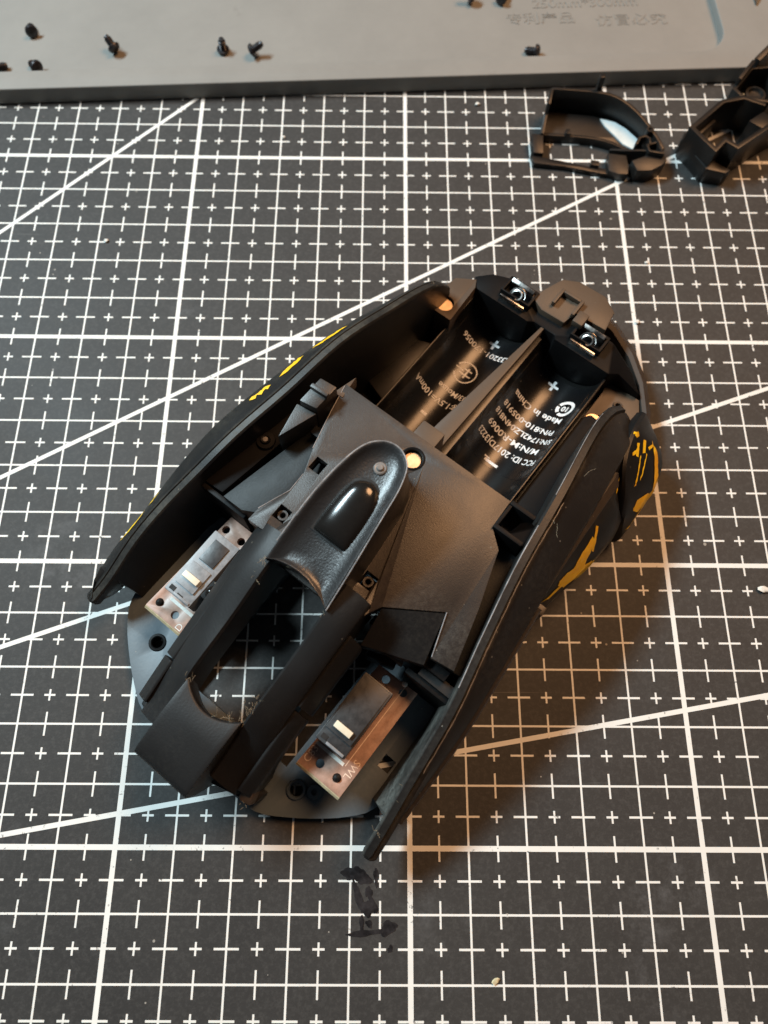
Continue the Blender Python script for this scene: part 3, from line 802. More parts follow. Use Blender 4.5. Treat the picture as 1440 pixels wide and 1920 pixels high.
# contact holder
prism('contact_holder', [(93.7, -16.0, 12.6), (93.7, -3.2, 12.6), (95.0, -2.4, 11.8), (95.0, 2.6, 11.8), (93.7, 3.2, 12.6), (93.7, 15.8, 12.6), (96.0, 17.2, 11.0), (96.4, 22.8, 8.4), (99.4, 19.0, 9.0), (100.4, 12.8, 12.4), (100.4, -10.6, 12.8), (98.6, -15.0, 12.8), (96.2, -17.8, 12.2)], 2.45, 'inner', mouse, bevel=.35)
for c in (-8.0, 8.6):
    # shielded opening with a folded nickel contact and a coil spring
    prism('contact_shield', rect(95.6, 99.6, c - 3.4, c + 3.4, 14.2), 12.0, 'inner', mouse, holes=[list(reversed(rect(96.0, 98.9, c - 2.8, c + 2.8, 14.2)))], bevel=.2)
    pl_ = prism('contact_plate', [(98.2, c - 2.6, 14.5), (98.9, c - 2.6, 14.9), (98.9, c + 2.6, 14.9), (98.2, c + 2.6, 14.5)], 12.4, 'steel', mouse, bevel=.1)
    prism('contact_lip', rect(94.6, 95.0, c - 2.8, c + 2.8, 14.0), 11.6, 'steel', mouse, bevel=.1)
    pts = []
    ax = Vector((-.55, 0, .83)); ex = Vector((0, 1, 0)); ey = ax.cross(ex)
    for i in range(80):
        t = i / 79; a = t * 2 * math.pi * 2.15 + .6; r = 1.95 - 1.2 * t
        p = Vector((96.9, c + .2, 13.1)) + ax * (1.5 * t) + ex * (r * math.cos(a)) + ey * (r * math.sin(a))
        pts.append(tuple(p))
    tube('coil_spring', pts, .24, 'steel', mouse, 6)
# battery door latch
prism('latch_block', [(98.2, -5.6, 14.0), (105.4, -3.0, 14.0), (107.4, 0, 13.6), (107.6, 6, 13.6), (105.4, 9.4, 13.8), (100.6, 10.2, 14.0), (100.2, 3.4, 14.0), (97.2, 2.8, 13.6), (97.0, -2.4, 13.6)], 3, 'brown', mouse, bevel=.4)
for a in (rect(99.0, 103.0, -1.6, -.9, 14.9), rect(99.0, 103.0, 2.9, 3.6, 14.9), rect(102.3, 103.0, -.9, 2.9, 14.9)):
    prism('latch_rib', a, 13.7, 'brown', mouse, bevel=.15)
prism('latch_tongue', rect(97.6, 100.6, 4.0, 6.2, 15.2), 13.6, 'brown', mouse, bevel=.3)

# ---- deck
dk = [(55.0, -17.2, 26), (49.6, -15.9, 26), (42.4, -13.9, 26), (38.0, -12.2, 26), (34.5, -12.0, 26.1), (29.0, -13.9, 26.3), (26.6, -13.9, 26.4), (26.6, -10.6, 27.6), (24.0, -9.6, 28), (24.0, 9.6, 28), (26.6, 10.4, 27.4), (28.8, 11.3, 26.2), (34.5, 19.4, 24.8), (27.8, 21.6, 22.8), (28.4, 25.6, 22.6), (38, 23.0, 24.6), (47.2, 20.0, 25.9), (49.7, 17.0, 26), (55.0, 16.8, 26)]
holes = [list(reversed(rect(29.4, 31.8, -11.4, -9.1, 26.6))), list(reversed(rect(29.4, 31.8, 6.0, 8.3, 26.6))), list(reversed(rect(39.4, 41.8, -13.0, -10.6, 26.0))), list(reversed(circ(51.1, 0, 2.1, 26)))]
holes[2] = list(reversed(rect(39.4, 41.8, -12.4, -10.2, 26.0)))
prism('deck_plate', dk, [p[2] - 2.0 for p in dk] + [24.2] * 30, 'deck', mouse, holes=holes, bevel=.22)
prism('deck_ramp', [(28.6, 11.4, 26.1), (34.3, 19.4, 24.7), (26.4, 21.4, 21.6), (22.8, 11.8, 21.4)], [23.8, 22.4, 18.5, 18.5], 'rail', mouse, bevel=.04)
for u, v, z in ((30.6, -10.25, 25.7), (30.6, 7.15, 25.7)):
    lathe('screw_post', [(.45, -3), (.45, 0), (.55, .1), (.85, .1), (.95, -.1), (.95, -12)], 'deck', mouse, (u, v, z), close=False)
    box('post_well', u - 1.35, u + 1.35, v - 1.3, v + 1.3, 16, 22.5, 'void', mouse, bevel=0)
box('post_well', 39.2, 42, -12.6, -10, 16, 22.5, 'void', mouse, bevel=0)
lathe('seat_collar', [(1.65, -1.2), (1.65, .05), (1.85, .15), (2.1, .05), (2.15, -2)], 'inner', mouse, (51.1, 0, 26.0), close=False)
lathe('screw_seat', [(.001, 0), (1.0, .02), (1.4, 0), (1.65, -.3)], 'brass', mouse, (51.1, 0, 25.3), close=False)
for i in range(3):
    box('vent_slot', 37.0 + .9 * i, 37.5 + .9 * i, 8.6, 9.9, 25.2, 26.06, 'void', mouse, bevel=0)
prism('deck_tab', rect(54.9, 59.8, -3.9, .7, 21.8), 6, 'brown', mouse, bevel=.35)
# legs that carry the deck (dark inner wall under its rear edge)
prism('deck_support', rect(45.0, 46.6, -17.0, 17.0, 24.0), 2.45, 'inner', mouse, bevel=.1)
prism('deck_support', rect(26.5, 28.2, 10.5, 25.4, 20.2), 2.45, 'inner', mouse, bevel=.1)
prism('deck_support', rect(27.0, 28.6, -13.8, -9.8, 24.2), 2.45, 'inner', mouse, bevel=.1)
# clip box on the thumb side of the deck
for a in (rect(49.6, 50.4, 17.0, 22.4, 26.6), rect(54.4, 55.2, 17.0, 21.6, 26.6), rect(50.4, 54.4, 17.0, 17.6, 26.4)):
    prism('clip_box_wall', a, 18, 'inner', mouse, bevel=.15)
prism('clip_hook', [(50.4, 19.5, 25.0), (53.0, 20.2, 26.2), (54.4, 21.4, 25.6), (54.4, 22.4, 24.6), (50.4, 22.6, 24.6)], 18, 'inner', mouse, bevel=.2)
prism('side_ledge', [(49.6, 18.0, 21.2), (51.5, 24.0, 21.2), (40, 26.4, 20.4), (29.0, 28.0, 19.6), (28.4, 24.5, 19.6), (38, 22, 20.4)], 17, 'base', mouse, bevel=.15)
prism('side_slot', rect(25.2, 27.0, 21.4, 27.6, 18.4), 14, 'void', mouse, bevel=0)
prism('slot_frame', rect(24.2, 25.2, 19.5, 27.8, 17.6), 2.45, 'inner', mouse, bevel=.15)

# inner ledge, wedge and facet on the far side
prism('inner_ledge', [(28.3, -28.0, 18.6), (28.6, -23.4, 18.6), (50.2, -19.8, 20.2), (52.5, -23.0, 20.4), (40, -26.2, 19.6)], 14, 'inner', mouse, bevel=.2)
lathe('ledge_post', [(.5, 0), (.5, .5), (.75, .55), (.9, .2), (1.6, .15), (1.8, -.2)], 'inner', mouse, (40.3, -23.6, 19.7), close=False)
lathe('ledge_pin', [(.001, .6), (.45, .55), (.5, 0)], 'led', mouse, (40.3, -23.6, 19.7), close=False)
prism('side_facet', [(27.9, -22.0, 20.6), (51.0, -17.0, 21.8), (49.6, -15.0, 23.0), (41.2, -13.0, 22.6), (34.6, -12.6, 22.2), (29.4, -14.6, 21.6), (27.9, -17.8, 21.0)], 15, 'base', mouse, bevel=.12)['label'] = 'dark sloping facet'
M['facet'] = plastic('dark_facet_plastic', (.008, .0100, .0112), .5, .10, .2, 2600, .30)
for o in mouse.children:
    if o.name.startswith('side_facet') or o.name.startswith('side_ledge'): o.data.materials[0] = M['facet']
prism('snap_block', [(46.9, -20.4, 28.4), (52.2, -20.2, 28.8), (52.5, -16.9, 28.8), (47.5, -17.2, 28.4)], 20, 'deck', mouse, bevel=.3)
prism('snap_ridge', [(49.6, -20.3, 29.5), (50.4, -20.3, 29.6), (50.6, -16.9, 29.6), (49.8, -16.9, 29.5)], 28.3, 'deck', mouse, bevel=.2)
prism('wedge', [(40.4, -19.8, 26.0), (46.8, -21.0, 26.8), (47.3, -17.2, 26.8)], 20, 'deck', mouse, bevel=.2)
prism('spur', [(52.4, -17.8, 26.2), (57.5, -17.0, 25.2), (52.6, -16.0, 26.2)], 22, 'brown', mouse, bevel=.12)
prism('cross_rib', [(27.3, -29.0, 18.0), (28.2, -29.0, 18.0), (28.2, -17.4, 18.6), (27.3, -17.4, 18.6)], 2.45, 'inner', mouse, bevel=.2)

# ---- scroll wheel frame: rails and nose
ZI = [(-7, 15.6), (-3, 17.6), (1.0, 20.4), (3.2, 22.8), (11.6, 25.4), (16, 27.0), (22, 29.6), (27.5, 30.6)]
ZG = [(-7, 14.0), (-3, 15.6), (3, 19.2), (11.6, 23.6), (16, 25.8), (22, 28.2), (27.5, 29.6)]
ZO = [(-7, 12.6), (-5, 13.8), (3, 17.4), (16, 22.2), (22, 24.2), (27.5, 25.8)]
ZB = [(-7, 4.5), (-2, 4.5), (1, 12.0), (5, 14.5), (16, 17.5), (27.5, 19)]
for s in (-1, 1):
    rings = []
    for u in ulist(-6.6, 27.5, 22):
        zi, zg = spl(u, ZI), spl(u, ZG); zb = interp(u, [p[0] for p in ZB], [p[1] for p in ZB])
        rings.append([(u, s * 5.4, zb), (u, s * 5.4, zi - .4), (u, s * 5.8, zi), (u, s * 8, (zi + zg) / 2 + .4), (u, s * 9.9, zg), (u, s * 10.15, zg - .3), (u, s * 10.15, zb)])
    loft('wheel_rail', rings, 'rail', mouse, ang=50)
    for a, b_ in ((-5.6, 9.0), (9.8, 22.4)) if s > 0 else ((-5.0, 2.6), (3.0, 27.2)):
        rings = []
        for u in ulist(a, b_, 12):
            zo = spl(u, ZO); zb = interp(u, [p[0] for p in ZB], [p[1] for p in ZB])
            lift = .6 if (s > 0 and u > 9.4) else 0
            rings.append([(u, s * 10.1, zb), (u, s * 10.1, zo + 1.5 + lift), (u, s * 10.55, zo + 1.6 + lift), (u, s * 12.2, zo), (u, s * 12.4, zo - .4), (u, s * 12.3, zb)])
        loft('rail_trim', rings, 'rail', mouse, bevel=.15, ang=50)
rings = []
for v in ulist(-5.35, 5.35, 12):
    k = 1 - (v / 5.4) ** 2; ue = 3.0 - 2.3 * k
    k *= .25
    rings.append([(ue, v, 21.6), (ue - .15, v, 22.8 + .3 * k), (ue - .6, v, 22.95 + .4 * k), (-3, v, 22.2 + .5 * k), (-6.5, v, 21.1 + .5 * k), (-9.6, v, 19.9 + .4 * k), (-10.5, v, 19.3), (-10.8, v, 18.6), (-10.6, v, 13), (-9.0, v, 6), (-8.0, v, 4.5), (-4, v, 4.5), (ue - .6, v, 16)])
loft('nose_cover', rings, 'rail', mouse, bevel=.18, ang=60)
prism('front_lip', [(-8.6, 5.0, 9.0), (-6.8, 13.0, 7.2), (-4.4, 13.2, 7.6), (-5.0, 5.0, 9.5)], 2.45, 'rail', mouse, bevel=.5)
prism('front_lip', [(-8.6, -5.0, 9.0), (-6.8, -13.0, 7.2), (-4.4, -13.2, 7.6), (-5.0, -5.0, 9.5)], 2.45, 'rail', mouse, bevel=.5)
prism('rail_cap', [(-6.9, 11.0, 13.2), (-4.6, 10.2, 14.6), (-4.4, 12.4, 14.0), (-6.6, 13.0, 12.4)], 8, 'brown', mouse, bevel=.4)

# ---- hump with the glossy mode button
left = [(23.0, -6.3), (26, -6.25), (29.7, -6.15), (34.8, -6.0), (39, -5.6), (42.1, -5.1), (44.2, -4.5), (45.6, -3.7), (46.7, -2.5), (47.2, -1.2), (47.2, .1), (46.7, 1.3), (45.8, 2.4), (44.3, 3.2), (41.7, 3.9), (38.5, 4.3), (35.9, 4.6), (30.2, 5.2), (26, 5.5), (22.6, 5.7)]
arcp = [(23.4, 4.1), (23.9, 2.6), (24.3, 1.0), (24.4, -.6), (24.3, -2.2), (24.0, -3.8), (23.6, -5.1)]
out = left + arcp
def zrim(u): return spl(u, [(22, 30.4), (26, 32.2), (30, 33.9), (35, 35.4), (40, 36.5), (44, 37.0), (47.5, 37.0)])
rings = []
grow = lambda p, k: (p[0] + (.9 * k if p[0] > 40 else 0) + (k * .3 if p[0] < 25 else 0), p[1] * (1 + .12 * k) - (.35 * k if p[1] < 0 else -.35 * k), )
rings.append([(*grow(p, 1.0), 25.6) for p in out])
rings.append([(*grow(p, .35), 25.6 + .6 * (zrim(p[0]) - 25.6)) for p in out])
rings.append([(p[0], p[1], zrim(p[0]) - .35) for p in out])
def inward(p, t):
    au = min(max(p[0], 27.5), 42.0); av = -.5
    return (p[0] + (au - p[0]) * t, p[1] + (av - p[1]) * t)
def front(p): return max(0.0, min(1.0, 1 - (p[0] - 22.6) / 7.0))
for t, d in ((.035, -.06), (.09, .12), (.16, .5), (.28, .95), (.45, 1.25), (.7, 1.4), (.99, 1.45)):
    rings.append([(*inward(p, t), zrim(inward(p, t)[0]) - d * (1 - .55 * front(inward(p, t)))) for p in out])
loft('mode_button_hump', rings, 'hump', mouse, lambda r, i, p: .45 if r == 3 else .0)  # rim ring uses the dust mask to paint an edge highlight
bt = [(30.7, -3.3), (32.5, -3.45), (34.6, -3.5), (36.6, -3.4), (38.3, -3.1), (39.6, -2.5), (40.5, -1.6), (40.9, -.5), (40.8, .6), (40.2, 1.6), (39.0, 2.4), (37.4, 2.8), (35.4, 2.95), (33.0, 3.0), (30.5, 3.0), (30.45, 1.5), (30.5, 0), (30.6, -1.6)]
def zdish(u): return zrim(u) - 1.35
c0 = (35.2, -.25)
rings = []
for t, h in ((1.06, -1.0), (1.06, .06), (1.0, .06)):
    rings.append([(c0[0] + (p[0] - c0[0]) * t, c0[1] + (p[1] - c0[1]) * t, zdish(p[0]) + h) for p in bt])
loft('button_gap', rings, 'void', mouse)
rings = []
bus = [30.55, 30.6, 30.75, 31.1, 31.8, 33, 34.5, 36, 37.4, 38.6, 39.5, 40.1, 40.5, 40.75]
for q, u in enumerate(bus):
    lo = spl(u, [(30.5, -3.25), (34.6, -3.42), (38.3, -3.0), (39.6, -2.4), (40.4, -1.5), (40.8, -.4)])
    hi = spl(u, [(30.5, 2.95), (35.4, 2.9), (37.4, 2.72), (39.0, 2.3), (40.2, 1.5), (40.8, .3)])
    hgt = [0.0, .6, .95, 1.2, 1.4, 1.5, 1.55, 1.55, 1.5, 1.38, 1.18, .92, .62, .25][q]
    mid, hw = (lo + hi) / 2, (hi - lo) / 2
    rings.append([(u, mid + hw * math.sin(a), zdish(u) - .3 + (hgt + .3) * max(0, math.cos(a)) ** .8) for a in ulist(-math.pi / 2, math.pi / 2, 20)])
bm = bmesh.new()
vr = [[bm.verts.new(p) for p in r] for r in rings]
for a in range(len(vr) - 1):
    for b_ in range(20): bm.faces.new((vr[a][b_], vr[a][b_ + 1], vr[a + 1][b_ + 1], vr[a + 1][b_]))
bm.faces.new(vr[0]); bm.faces.new(vr[-1])
finish('mode_button', bm, 'gloss', mouse, dissolve=False)
lathe('light_pipe', [(.001, .42), (.42, .40), (.55, .25), (.62, .02), (.8, .06), (1.0, -.1)], 'led', mouse, (43.3, -.6, zrim(43.3) - 1.12), close=False)

# edge highlights painted as pale tubes, plus dust on the thumb-wall step
def glint_dust(pts, r, par=mouse): return tube('glint_dust_edge', pts, r, 'glint_dust', par, 6)
glint_dust([(p[0], p[1] * 1.012, zrim(p[0]) - .10) for p in sm_open(left[1:])], .10)
glint_dust([(u, v - .02, z + .01) for u, v, z in ((54.6, -17.15, 26), (49.6, -15.95, 26), (42.4, -13.95, 26))], .07)
glint_dust([(38.0, -12.25, 26), (34.5, -12.05, 26.1), (29.0, -13.95, 26.3)], .07)
glint_dust([(34.5, 19.45, 24.85), (28.0, 21.65, 22.85)], .08)
glint_dust([(u, spl(u, R_IN) + .25, spl(u, RZ_) + .05) for u in ulist(27, 54, 20)], .09)
glint_dust([(u, spl(u, R_IN) + .2, spl(u, RZ_) + .03) for u in ulist(60, 80, 14)], .06)

glint_dust([(u, spl(u, R_IN) + 1.9 + hz.uniform(-.04, .04), spl(u, RZ_) - .85 + hz.uniform(-.06, .03)) for u in ulist(14, 60, 60)], .09)

# ---- switch boards
def board(side):
    if side > 0: u0, u1, v0, v1 = 3.0, 23.4, 14.4, 23.2
    else: u0, u1, v0, v1 = 6.2, 27.2, -22.7, -13.9
    z = 11.5
    hs = [(5.0, 17.5), (5.0, 21.0), (22.0, 17.6), (22.0, 21.2)] if side > 0 else [(8.0, -21.1), (8.0, -17.5), (24.8, -21.0), (24.8, -17.4)]
    bd = prism('circuit_board', [(u0, v0, z), (u1 - (0 if side < 0 else .2), v0 + .8, z), (u1, v1, z), (u0, v1, z)], z - 1.2, 'pcb', mouse, holes=[list(reversed(circ(a, b, .72, z))) for a, b in hs], bevel=.08)
    tube('board_edge', [(u0 - .02, v0, z - .6), (u0 - .02, v1, z - .6)], .5, 'pcb_edge', bd, 6)
    for o in (u0 + 4, u1 - 3):
        lathe('board_post', [(1.6, 0), (1.4, 7.9)], 'inner', mouse, (o, (v0 + v1) / 2, 2.4), 12)
    for a, b in hs[:1] if side < 0 else hs[1:2]:
        lathe('heat_stake', [(.68, -1.5), (.66, .1), (.5, .5), (.15, .65), (.001, .66)], 'inner', mouse, (a, b, z), 14, close=False)
    return bd
def switch(side):
    u0, u1, v0, v1 = (7.9, 20.4, 14.7, 20.3) if side > 0 else (10.4, 23.0, -20.0, -14.5)
    z = 11.5
    mt_ = 'switch' if side > 0 else 'switch_light'
    b = bmesh.new()
    prism_bm(b, [(u0, v0, z + 6.1), (u1, v0, z + 6.4), (u1, v1, z + 6.4), (u0, v1, z + 6.1)], z + 2.2)
    prism_bm(b, rect(u0 + .15, u1 - .15, v0 + .15, v1 - .15, z + 2.3), z + .03)
    sw = finish('micro_switch', b, mt_, mouse, bevel=.22)
    um = 11.4 if side > 0 else 14.3; vm = (v0 + v1) / 2
    box('plunger', um - .55, um + .55, vm - 1.6, vm + 1.6, z + 5.5, z + 7.2, 'cream', sw, bevel=.12)
    box('switch_lid', u0 + 2.2, u1 - .4, v0 + .35, v1 - .35, z + 6.0, z + 6.52, mt_, sw, bevel=.1) if side > 0 else None
    box('terminal_slot', u0 + .5, u0 + 1.3, v0 + .6, v0 + 1.7, z + 6.0, z + 6.2, 'void', sw, bevel=0)
    box('terminal_slot', u0 + .3, u0 + .8, v0 + 2.4, v0 + 3.6, z + 6.0, z + 6.17, 'void', sw, bevel=0)
    box('terminal_clip', u0 + .15, u0 + .6, v0 + 1.9, v1 - .3, z + 5.9, z + 6.32, 'switch_light', sw, bevel=.08)
    if side < 0:
        box('switch_lid', u0 + 7.2, u1 - 1.2, v0 + 1.2, v1 - 1.2, z + 6.2, z + 6.58, 'switch', sw, bevel=.1)
        box('switch_step', u0 + 2.0, u0 + 6.4, v0 + .8, v1 - .8, z + 6.0, z + 6.55, 'switch_light', sw, bevel=.1)
    return sw
pR, pL = board(1), board(-1)
switch(1); switch(-1)
for bd, u, v0, v1 in ((pR, 7.2, 14.9, 20.6), (pL, 9.7, -20.2, -14.6)):
    box('silkscreen_line', u - .28, u + .28, v0, v1, 11.45, 11.54, 'silk', bd, bevel=0)
box('silkscreen_line', 7.2, 23.0, 20.85, 20.98, 11.45, 11.53, 'silk_peach', pR, bevel=0)
text_obj('silkscreen_lettering', 'SWL', 1.7, lambda x, y, z: (7.4 - x, 22.1 + y, 11.54), 'silk_peach', pR)
text_obj('silkscreen_lettering', 'C83', 1.7, lambda x, y, z: (5.3 + x, 15.4 - y, 11.54), 'silk_peach', pR)
text_obj('silkscreen_lettering', 'D', 1.7, lambda x, y, z: (6.9 + x, -15.4 - y, 11.54), 'silk', pL)
# bead of solder / glue and cable boss by the thumb-side board
lathe('solder_bead', [(.45, 0), (.5, .3), (.3, .6), (.001, .68)], 'silk', mouse, (23.2, 20.6, 12.2), 12, close=False)
prism('wire_guide', [(22.6, 12.6, 14.4), (25.8, 12.4, 16.0), (26.2, 17.0, 16.0), (24.0, 17.6, 14.8)], 9, 'inner', mouse, bevel=.5)
prism('wire_guide', [(24.6, 15.0, 17.0), (25.9, 14.6, 17.4), (25.9, 18.2, 17.4), (24.9, 18.6, 17.0)], 13, 'brown', mouse, bevel=.3)
lathe('clear_bead', [(1.0, 0), (1.05, .5), (.8, 1.0), (.3, 1.3), (.001, 1.35)], 'gloss', mouse, (14.6, -13.2, 17.6), 14, close=False)
prism('bead_bracket', rect(13.0, 16.4, -14.4, -12.2, 17.7), 12, 'inner', mouse, bevel=.2)

# ---- lint caught around the scroll wheel opening
def lint(name, spots, n, ln, seed):
    r = random.Random(seed); b = bmesh.new()
    for _ in range(n):
        cu, cv, cz, sp = r.choice(spots)
        p = Vector((cu + r.gauss(0, sp), cv + r.gauss(0, sp), cz + r.gauss(0, sp * .35)))
        d = Vector((r.uniform(-1, 1), r.uniform(-1, 1), r.uniform(-.3, .4))).normalized()
        L = r.uniform(.5, 1) * ln; prev = None; wd = .02
        for q in range(6):
            d = (d + Vector((r.uniform(-1, 1), r.uniform(-1, 1), r.uniform(-.5, .5))) * .35).normalized()
            side = d.cross(Vector((0, 0, 1))).normalized() * wd
            cur = [b.verts.new(p + side), b.verts.new(p - side), b.verts.new(p + Vector((0, 0, wd * 1.4)))]
            if prev:
                for i in range(3): b.faces.new((prev[i], prev[(i + 1) % 3], cur[(i + 1) % 3], cur[i]))
            prev = cur; p = p + d * L / 5
    o = finish(name, b, 'lint', mouse, dissolve=False); o['kind'] = 'stuff'
    return o
lint('lint_fluff', [(3.4, 4.9, 22.2, .5), (5.2, 4.9, 23.2, .6), (6.6, 5.1, 24.0, .4), (2.2, 3.5, 22.8, .35), (1.2, 1.5, 23.0, .3), (2.8, -5.2, 23.0, .3)], 48, 1.1, 5)
lint('lint_fluff', [(23.0, -6.6, 30.2, .35), (24.4, -3, 30.6, .4), (21.8, 5.6, 29.6, .35), (20.5, -6.2, 28.6, .5)], 26, 1.0, 9)
lint('lint_fluff', [(10, 30.0, 15.6, .6), (3, 31.0, 12.6, .4), (70, 27.8, 18.4, .7), (-6.4, 12.0, 13.2, .5), (84, -20.6, 20.4, .6)], 24, .8, 11)
lint('lint_fluff', [(66, 23.6, 26.4, .2), (56, 24.4, 26.4, .2), (75, 23.2, 23.6, .2)], 4, 4.0, 21)

# ================================================================== LOOSE BLACK PARTS
def wall_path(bm, pts, t, z0, z1, closed=False):
    n = len(pts); P = [Vector((p[0], p[1], 0)) for p in pts]
    zt = [p[2] if len(p) > 2 else z1 for p in pts]
    L, R = [], []
    for i in range(n):
        a = P[(i - 1) % n] if (closed or i > 0) else P[i] * 2 - P[i + 1]
        c = P[(i + 1) % n] if (closed or i < n - 1) else P[i] * 2 - P[i - 1]
        d1 = (P[i] - a).normalized(); d2 = (c - P[i]).normalized()
        n1 = Vector((-d1.y, d1.x, 0)); n2 = Vector((-d2.y, d2.x, 0))
        mm = (n1 + n2).normalized(); k = t / 2 / max(.45, mm.dot(n1))
        L.append(P[i] + mm * k); R.append(P[i] - mm * k)
    seg = range(n) if closed else range(n - 1)
    va = [[bm.verts.new((p.x, p.y, z)) for p, z in zip(L, zt)], [bm.verts.new((p.x, p.y, z)) for p, z in zip(R, zt)],
          [bm.verts.new((p.x, p.y, z0)) for p in R], [bm.verts.new((p.x, p.y, z0)) for p in L]]
    for i in seg:
        j = (i + 1) % n
        for q in range(4):
            bm.faces.new((va[q][i], va[q][j], va[(q + 1) % 4][j], va[(q + 1) % 4][i]))
    if not closed:
        bm.faces.new([va[q][0] for q in range(4)]); bm.faces.new([va[q][-1] for q in reversed(range(4))])
def wallobj(name, pts, t, z0, z1, parent, mat='loose', closed=False, bevel=.15):
    b = bmesh.new(); wall_path(b, pts, t, z0, z1, closed)
    return finish(name, b, mat, parent, bevel, flip=False)

p1 = empty('plastic_bracket', (45.6, 152.4, 0))
tag(p1, 'loose black plastic bracket with a curved wall and large pale blue sticker inside', 'plastic part')
def sh(L, dx, dy): return [(p[0] - dx, p[1] - dy, *p[2:]) for p in L]
A = lambda L: sh(L, 46, 150)
arcw = sm_open([(34.9, 161.6), (41.0, 161.2), (46.6, 160.4), (51.0, 158.9), (54.4, 156.2), (57.0, 152.8), (59.0, 149.2), (60.2, 146.0)], 3)
wallobj('curved_wall', A([(p[0], p[1], 7.8 - 2.4 * max(0, (p[0] - 48) / 12) ** 1.3) for p in arcw]), .8, .05, 9, p1)
wallobj('end_wall', A([(34.9, 161.6, 7.8), (33.9, 157.4, 7.2), (33.8, 157.0, 4.6), (32.8, 152.4, 3.4)]), .8, .05, 9, p1)
prism('sloping_floor', A([(35, 160.8, 2.0), (46, 159.6, 2.0), (50.6, 158.2, 1.8), (55.4, 153.4, 1.6), (57.8, 148.6, 1.5), (54.0, 149.6, 1.2), (50.0, 152.0, 1.2), (44, 153.2, 1.2), (33.4, 154.0, 1.2)]), .05, 'loose', p1, bevel=.1, flip=False)
wallobj('front_rail', A([(p[0], p[1], 2.2) for p in sm_open([(33.0, 153.6), (40.0, 153.2), (46.0, 152.4), (50.6, 150.6), (53.0, 148.6)], 3)]), .7, .05, 4, p1)
prism('pale_sticker', A([(47.6, 158.6, 2.14), (51.0, 157.6, 2.10), (53.6, 155.6, 2.0), (56.0, 152.6, 1.9), (57.0, 150.2, 1.8), (54.6, 149.6, 1.75), (52.4, 151.2, 1.75), (50.4, 154.0, 1.9), (48.6, 156.4, 2.0)]), 1.4, 'sticker', p1, bevel=0, flip=False)
prism('front_bar', A([(30.2, 148.2, 1.5), (30.8, 145.4, 1.5), (38.0, 144.6, 1.3), (46.5, 142.6, 1.3), (48.4, 142.4, 1.3), (48.4, 144.0, 1.3), (45.0, 144.4, 1.3), (37.0, 146.4, 1.3), (33.0, 147.2, 1.4)]), .05, 'loose', p1, bevel=.15, flip=False)
prism('end_block', A([(30.4, 152.8, 3.0), (30.6, 147.6, 2.4), (33.0, 147.4, 2.4), (33.2, 152.6, 3.0)]), .05, 'loose', p1, bevel=.2, flip=False)
prism('clip_block', A([(48.2, 147.2, 2.8), (48.0, 142.6, 2.2), (50.0, 141.6, 2.2), (52.4, 141.4, 2.4), (52.8, 143.6, 2.4), (52.4, 146.6, 2.8)]), .05, 'loose', p1, bevel=.15, flip=False)
prism('clip_nose', A([(53.0, 143.8, 4.0), (54.2, 141.4, 3.4), (57.4, 141.4, 3.6), (60.0, 142.8, 3.8), (61.4, 144.4, 3.8), (60.6, 145.4, 4.0), (56.6, 145.4, 4.0)]), .05, 'loose', p1, bevel=.2, flip=False)
wallobj('clip_wall', A([(48.6, 148.2, 3.0), (52.6, 147.4, 3.6), (55.8, 146.6, 4.4), (60.4, 145.8, 4.6)]), .6, .05, 6, p1)
prism('tooth', A([(38.6, 153.0, 3.0), (39.8, 152.9, 3.0), (39.7, 154.2, 3.0), (38.7, 154.3, 3.0)]), .05, 'loose', p1, bevel=.1, flip=False)
prism('tooth', A([(44.0, 144.4, 2.2), (46.0, 144.0, 2.2), (46.2, 145.4, 2.2), (44.2, 145.8, 2.2)]), .05, 'loose', p1, bevel=.1, flip=False)
wallobj('clip_hook', A([(54.0, 147.4), (55.0, 149.4), (56.4, 150.0), (57.4, 149.2), (57.2, 147.6)]), .6, 2, 5.4, p1)
wallobj('clip_frame', A([(56.6, 147.4), (57.0, 145.6), (60.0, 145.0), (59.2, 148.4)]), .55, 2, 5.2, p1, closed=True)
lathe('peg_eye', [(.4, 3), (.4, 6.2), (.85, 6.2), (.9, 3)], 'loose', p1, (57.4 - 46, 151.0 - 150, 0), 14, flip=False, close=False)
box('guide_peg', 45.2 - 46, 46.4 - 46, 160.9 - 150, 162.2 - 150, 5.0, 11.2, 'loose', p1, bevel=.2, flip=False)

p2 = empty('plastic_housing', (76.4, 154.2, 0))
tag(p2, 'loose black plastic housing with an open window and zigzag wall, cut by picture edge', 'plastic part')
B = lambda L: sh(L, 76, 152)
wallobj('outer_wall', B([(83.4, 156.6), (78.6, 158.8), (73.4, 157.4), (65.2, 149.4), (69.6, 143.0), (72.3, 146.0), (74.8, 143.8), (83.4, 150.4), (90, 154.6)]), 1.1, .05, 8.5, p2)
wallobj('inner_wall', B([(72.6, 155.0), (68.0, 150.6)]), .8, .05, 5.5, p2)
prism('side_flange', B([(64.6, 150.4, 4.2), (65.6, 152.6, 4.2), (67.2, 151.2, 4.2), (70.4, 144.8, 4.2), (75.0, 141.4, 4.0), (73.6, 140.6, 4.0), (69.0, 141.6, 4.2)]), .05, 'loose', p2, bevel=.25, flip=False)
prism('cross_piece', B([(79.6, 153.2, 7.0), (82.6, 150.8, 7.0), (86.0, 153.4, 7.0), (83.6, 156.2, 7.0)]), .05, 'loose', p2, bevel=.25, flip=False)
wallobj('upper_wall', B([(76.9, 161.6), (78.6, 159.0), (84.4, 157.8), (89.6, 162.0), (87.0, 168.9), (81.9, 168.2)]), .9, .05, 8.4, p2, closed=True)
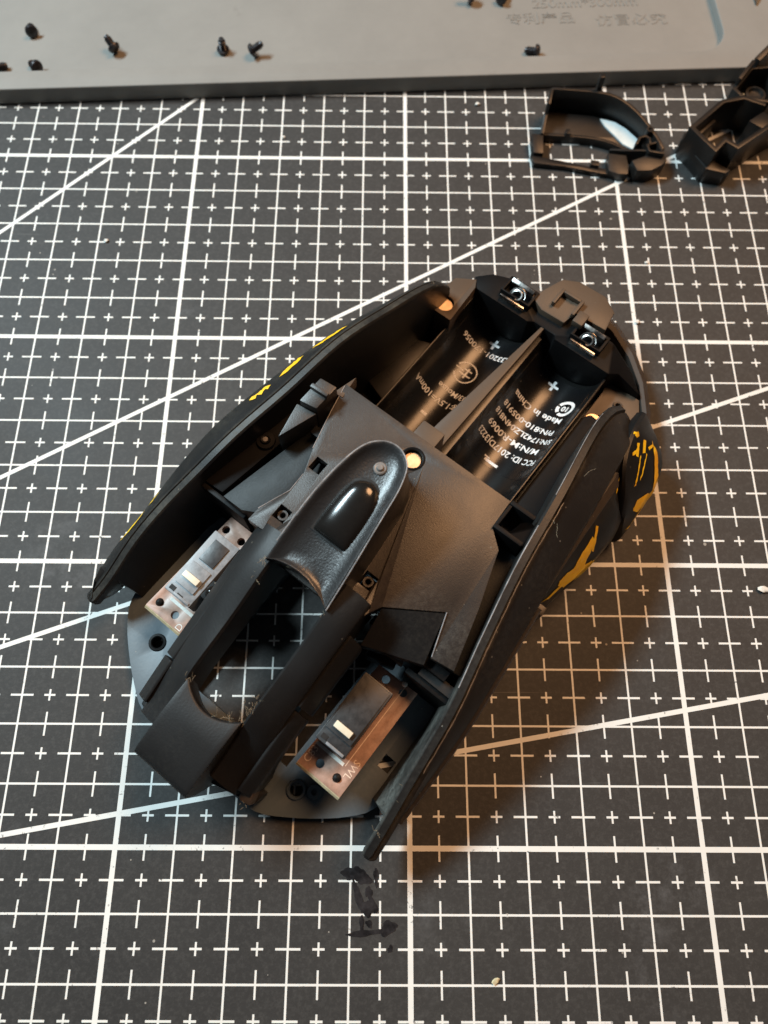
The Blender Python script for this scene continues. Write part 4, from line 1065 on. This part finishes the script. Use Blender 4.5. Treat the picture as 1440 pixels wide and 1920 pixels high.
prism('upper_floor', B([(77.6, 161.4, 4.6), (79.0, 159.6, 4.6), (84.2, 158.6, 4.6), (86.8, 161.0, 4.6), (84.6, 164.4, 4.6), (79.4, 164.6, 4.6)]), 2, 'loose', p2, bevel=.15, flip=False)
lathe('boss', [(2.2, 4.4), (2.4, 7.0), (1.8, 7.1), (1.5, 6.4), (.001, 6.3)], 'loose', p2, (82.6 - 76, 161.6 - 152, 0), 20, flip=False, close=False)
wallobj('upper_arm', B([(82.6, 168.8, 10.2), (86.4, 172.6, 11.0), (90.0, 175.8, 11.4)]), 1.4, 4, 11, p2)
wallobj('rim_wall', B([(81.8, 168.4), (77.4, 162.6)]), .9, 4, 10.2, p2)
prism('pale_sticker', B([(83.4, 159.2, 4.75), (84.9, 159.7, 4.75), (85.0, 161.0, 4.75), (83.6, 160.8, 4.75)]), 4.4, 'sticker', p2, bevel=0, flip=False)
prism('pale_sticker', B([(80.4, 163.0, 4.75), (81.6, 163.2, 4.75), (81.6, 164.3, 4.75), (80.4, 164.2, 4.75)]), 4.4, 'sticker', p2, bevel=0, flip=False)

# ================================================================== CRUMBS
def crumb(x, y, r, mat, label, seed, stretch=1.6, rot=0):
    q = random.Random(seed); b = bmesh.new()
    bmesh.ops.create_icosphere(b, subdivisions=2, radius=r)
    for v in b.verts:
        v.co *= 1 + q.uniform(-.28, .28); v.co.x *= stretch; v.co.z *= .6
    mz = min(v.co.z for v in b.verts)
    for v in b.verts: v.co.z -= mz
    b.transform(Matrix.Rotation(rot, 4, 'Z'))
    o = finish('crumb', b, mat, None, flip=False, dissolve=False)
    o.location = Vector((x, y, .05)) * S
    tag(o, label, 'crumb', 'crumbs on the cutting mat'); return o
crumb(13.6, -19.3, .42, 'crumb', 'yellowish crumb in front of the mouse, between two grid lines', 1, 1.7, .6)
crumb(50.4, 104.8, .45, 'crumb_w', 'pale crumb just behind the rear of the mouse', 2, 1.3, .5)
crumb(68.0, 45.2, .62, 'crumb_w', 'white crumb covering a printed cross on the thumb side of the mouse', 3, 1.7, -.2)
crumb(-68.1, 125.2, .42, 'crumb_w', 'white crumb sitting at the end of a printed dash near a long diagonal line', 4, 1.1, 0)
crumb(-29.4, 156.2, .34, 'crumb_w', 'tiny white crumb beside a thick grid line close to the tray', 5, 1.0, 0)
crumb(17.9, 167.4, .42, 'crumb_w', 'white crumb between the tray front and the curved black bracket', 6, 1.5, .3)
crumb(54.4, 120.6, .34, 'crumb_w', 'small pale crumb in front of the curved black bracket', 8, 1.4, .2)
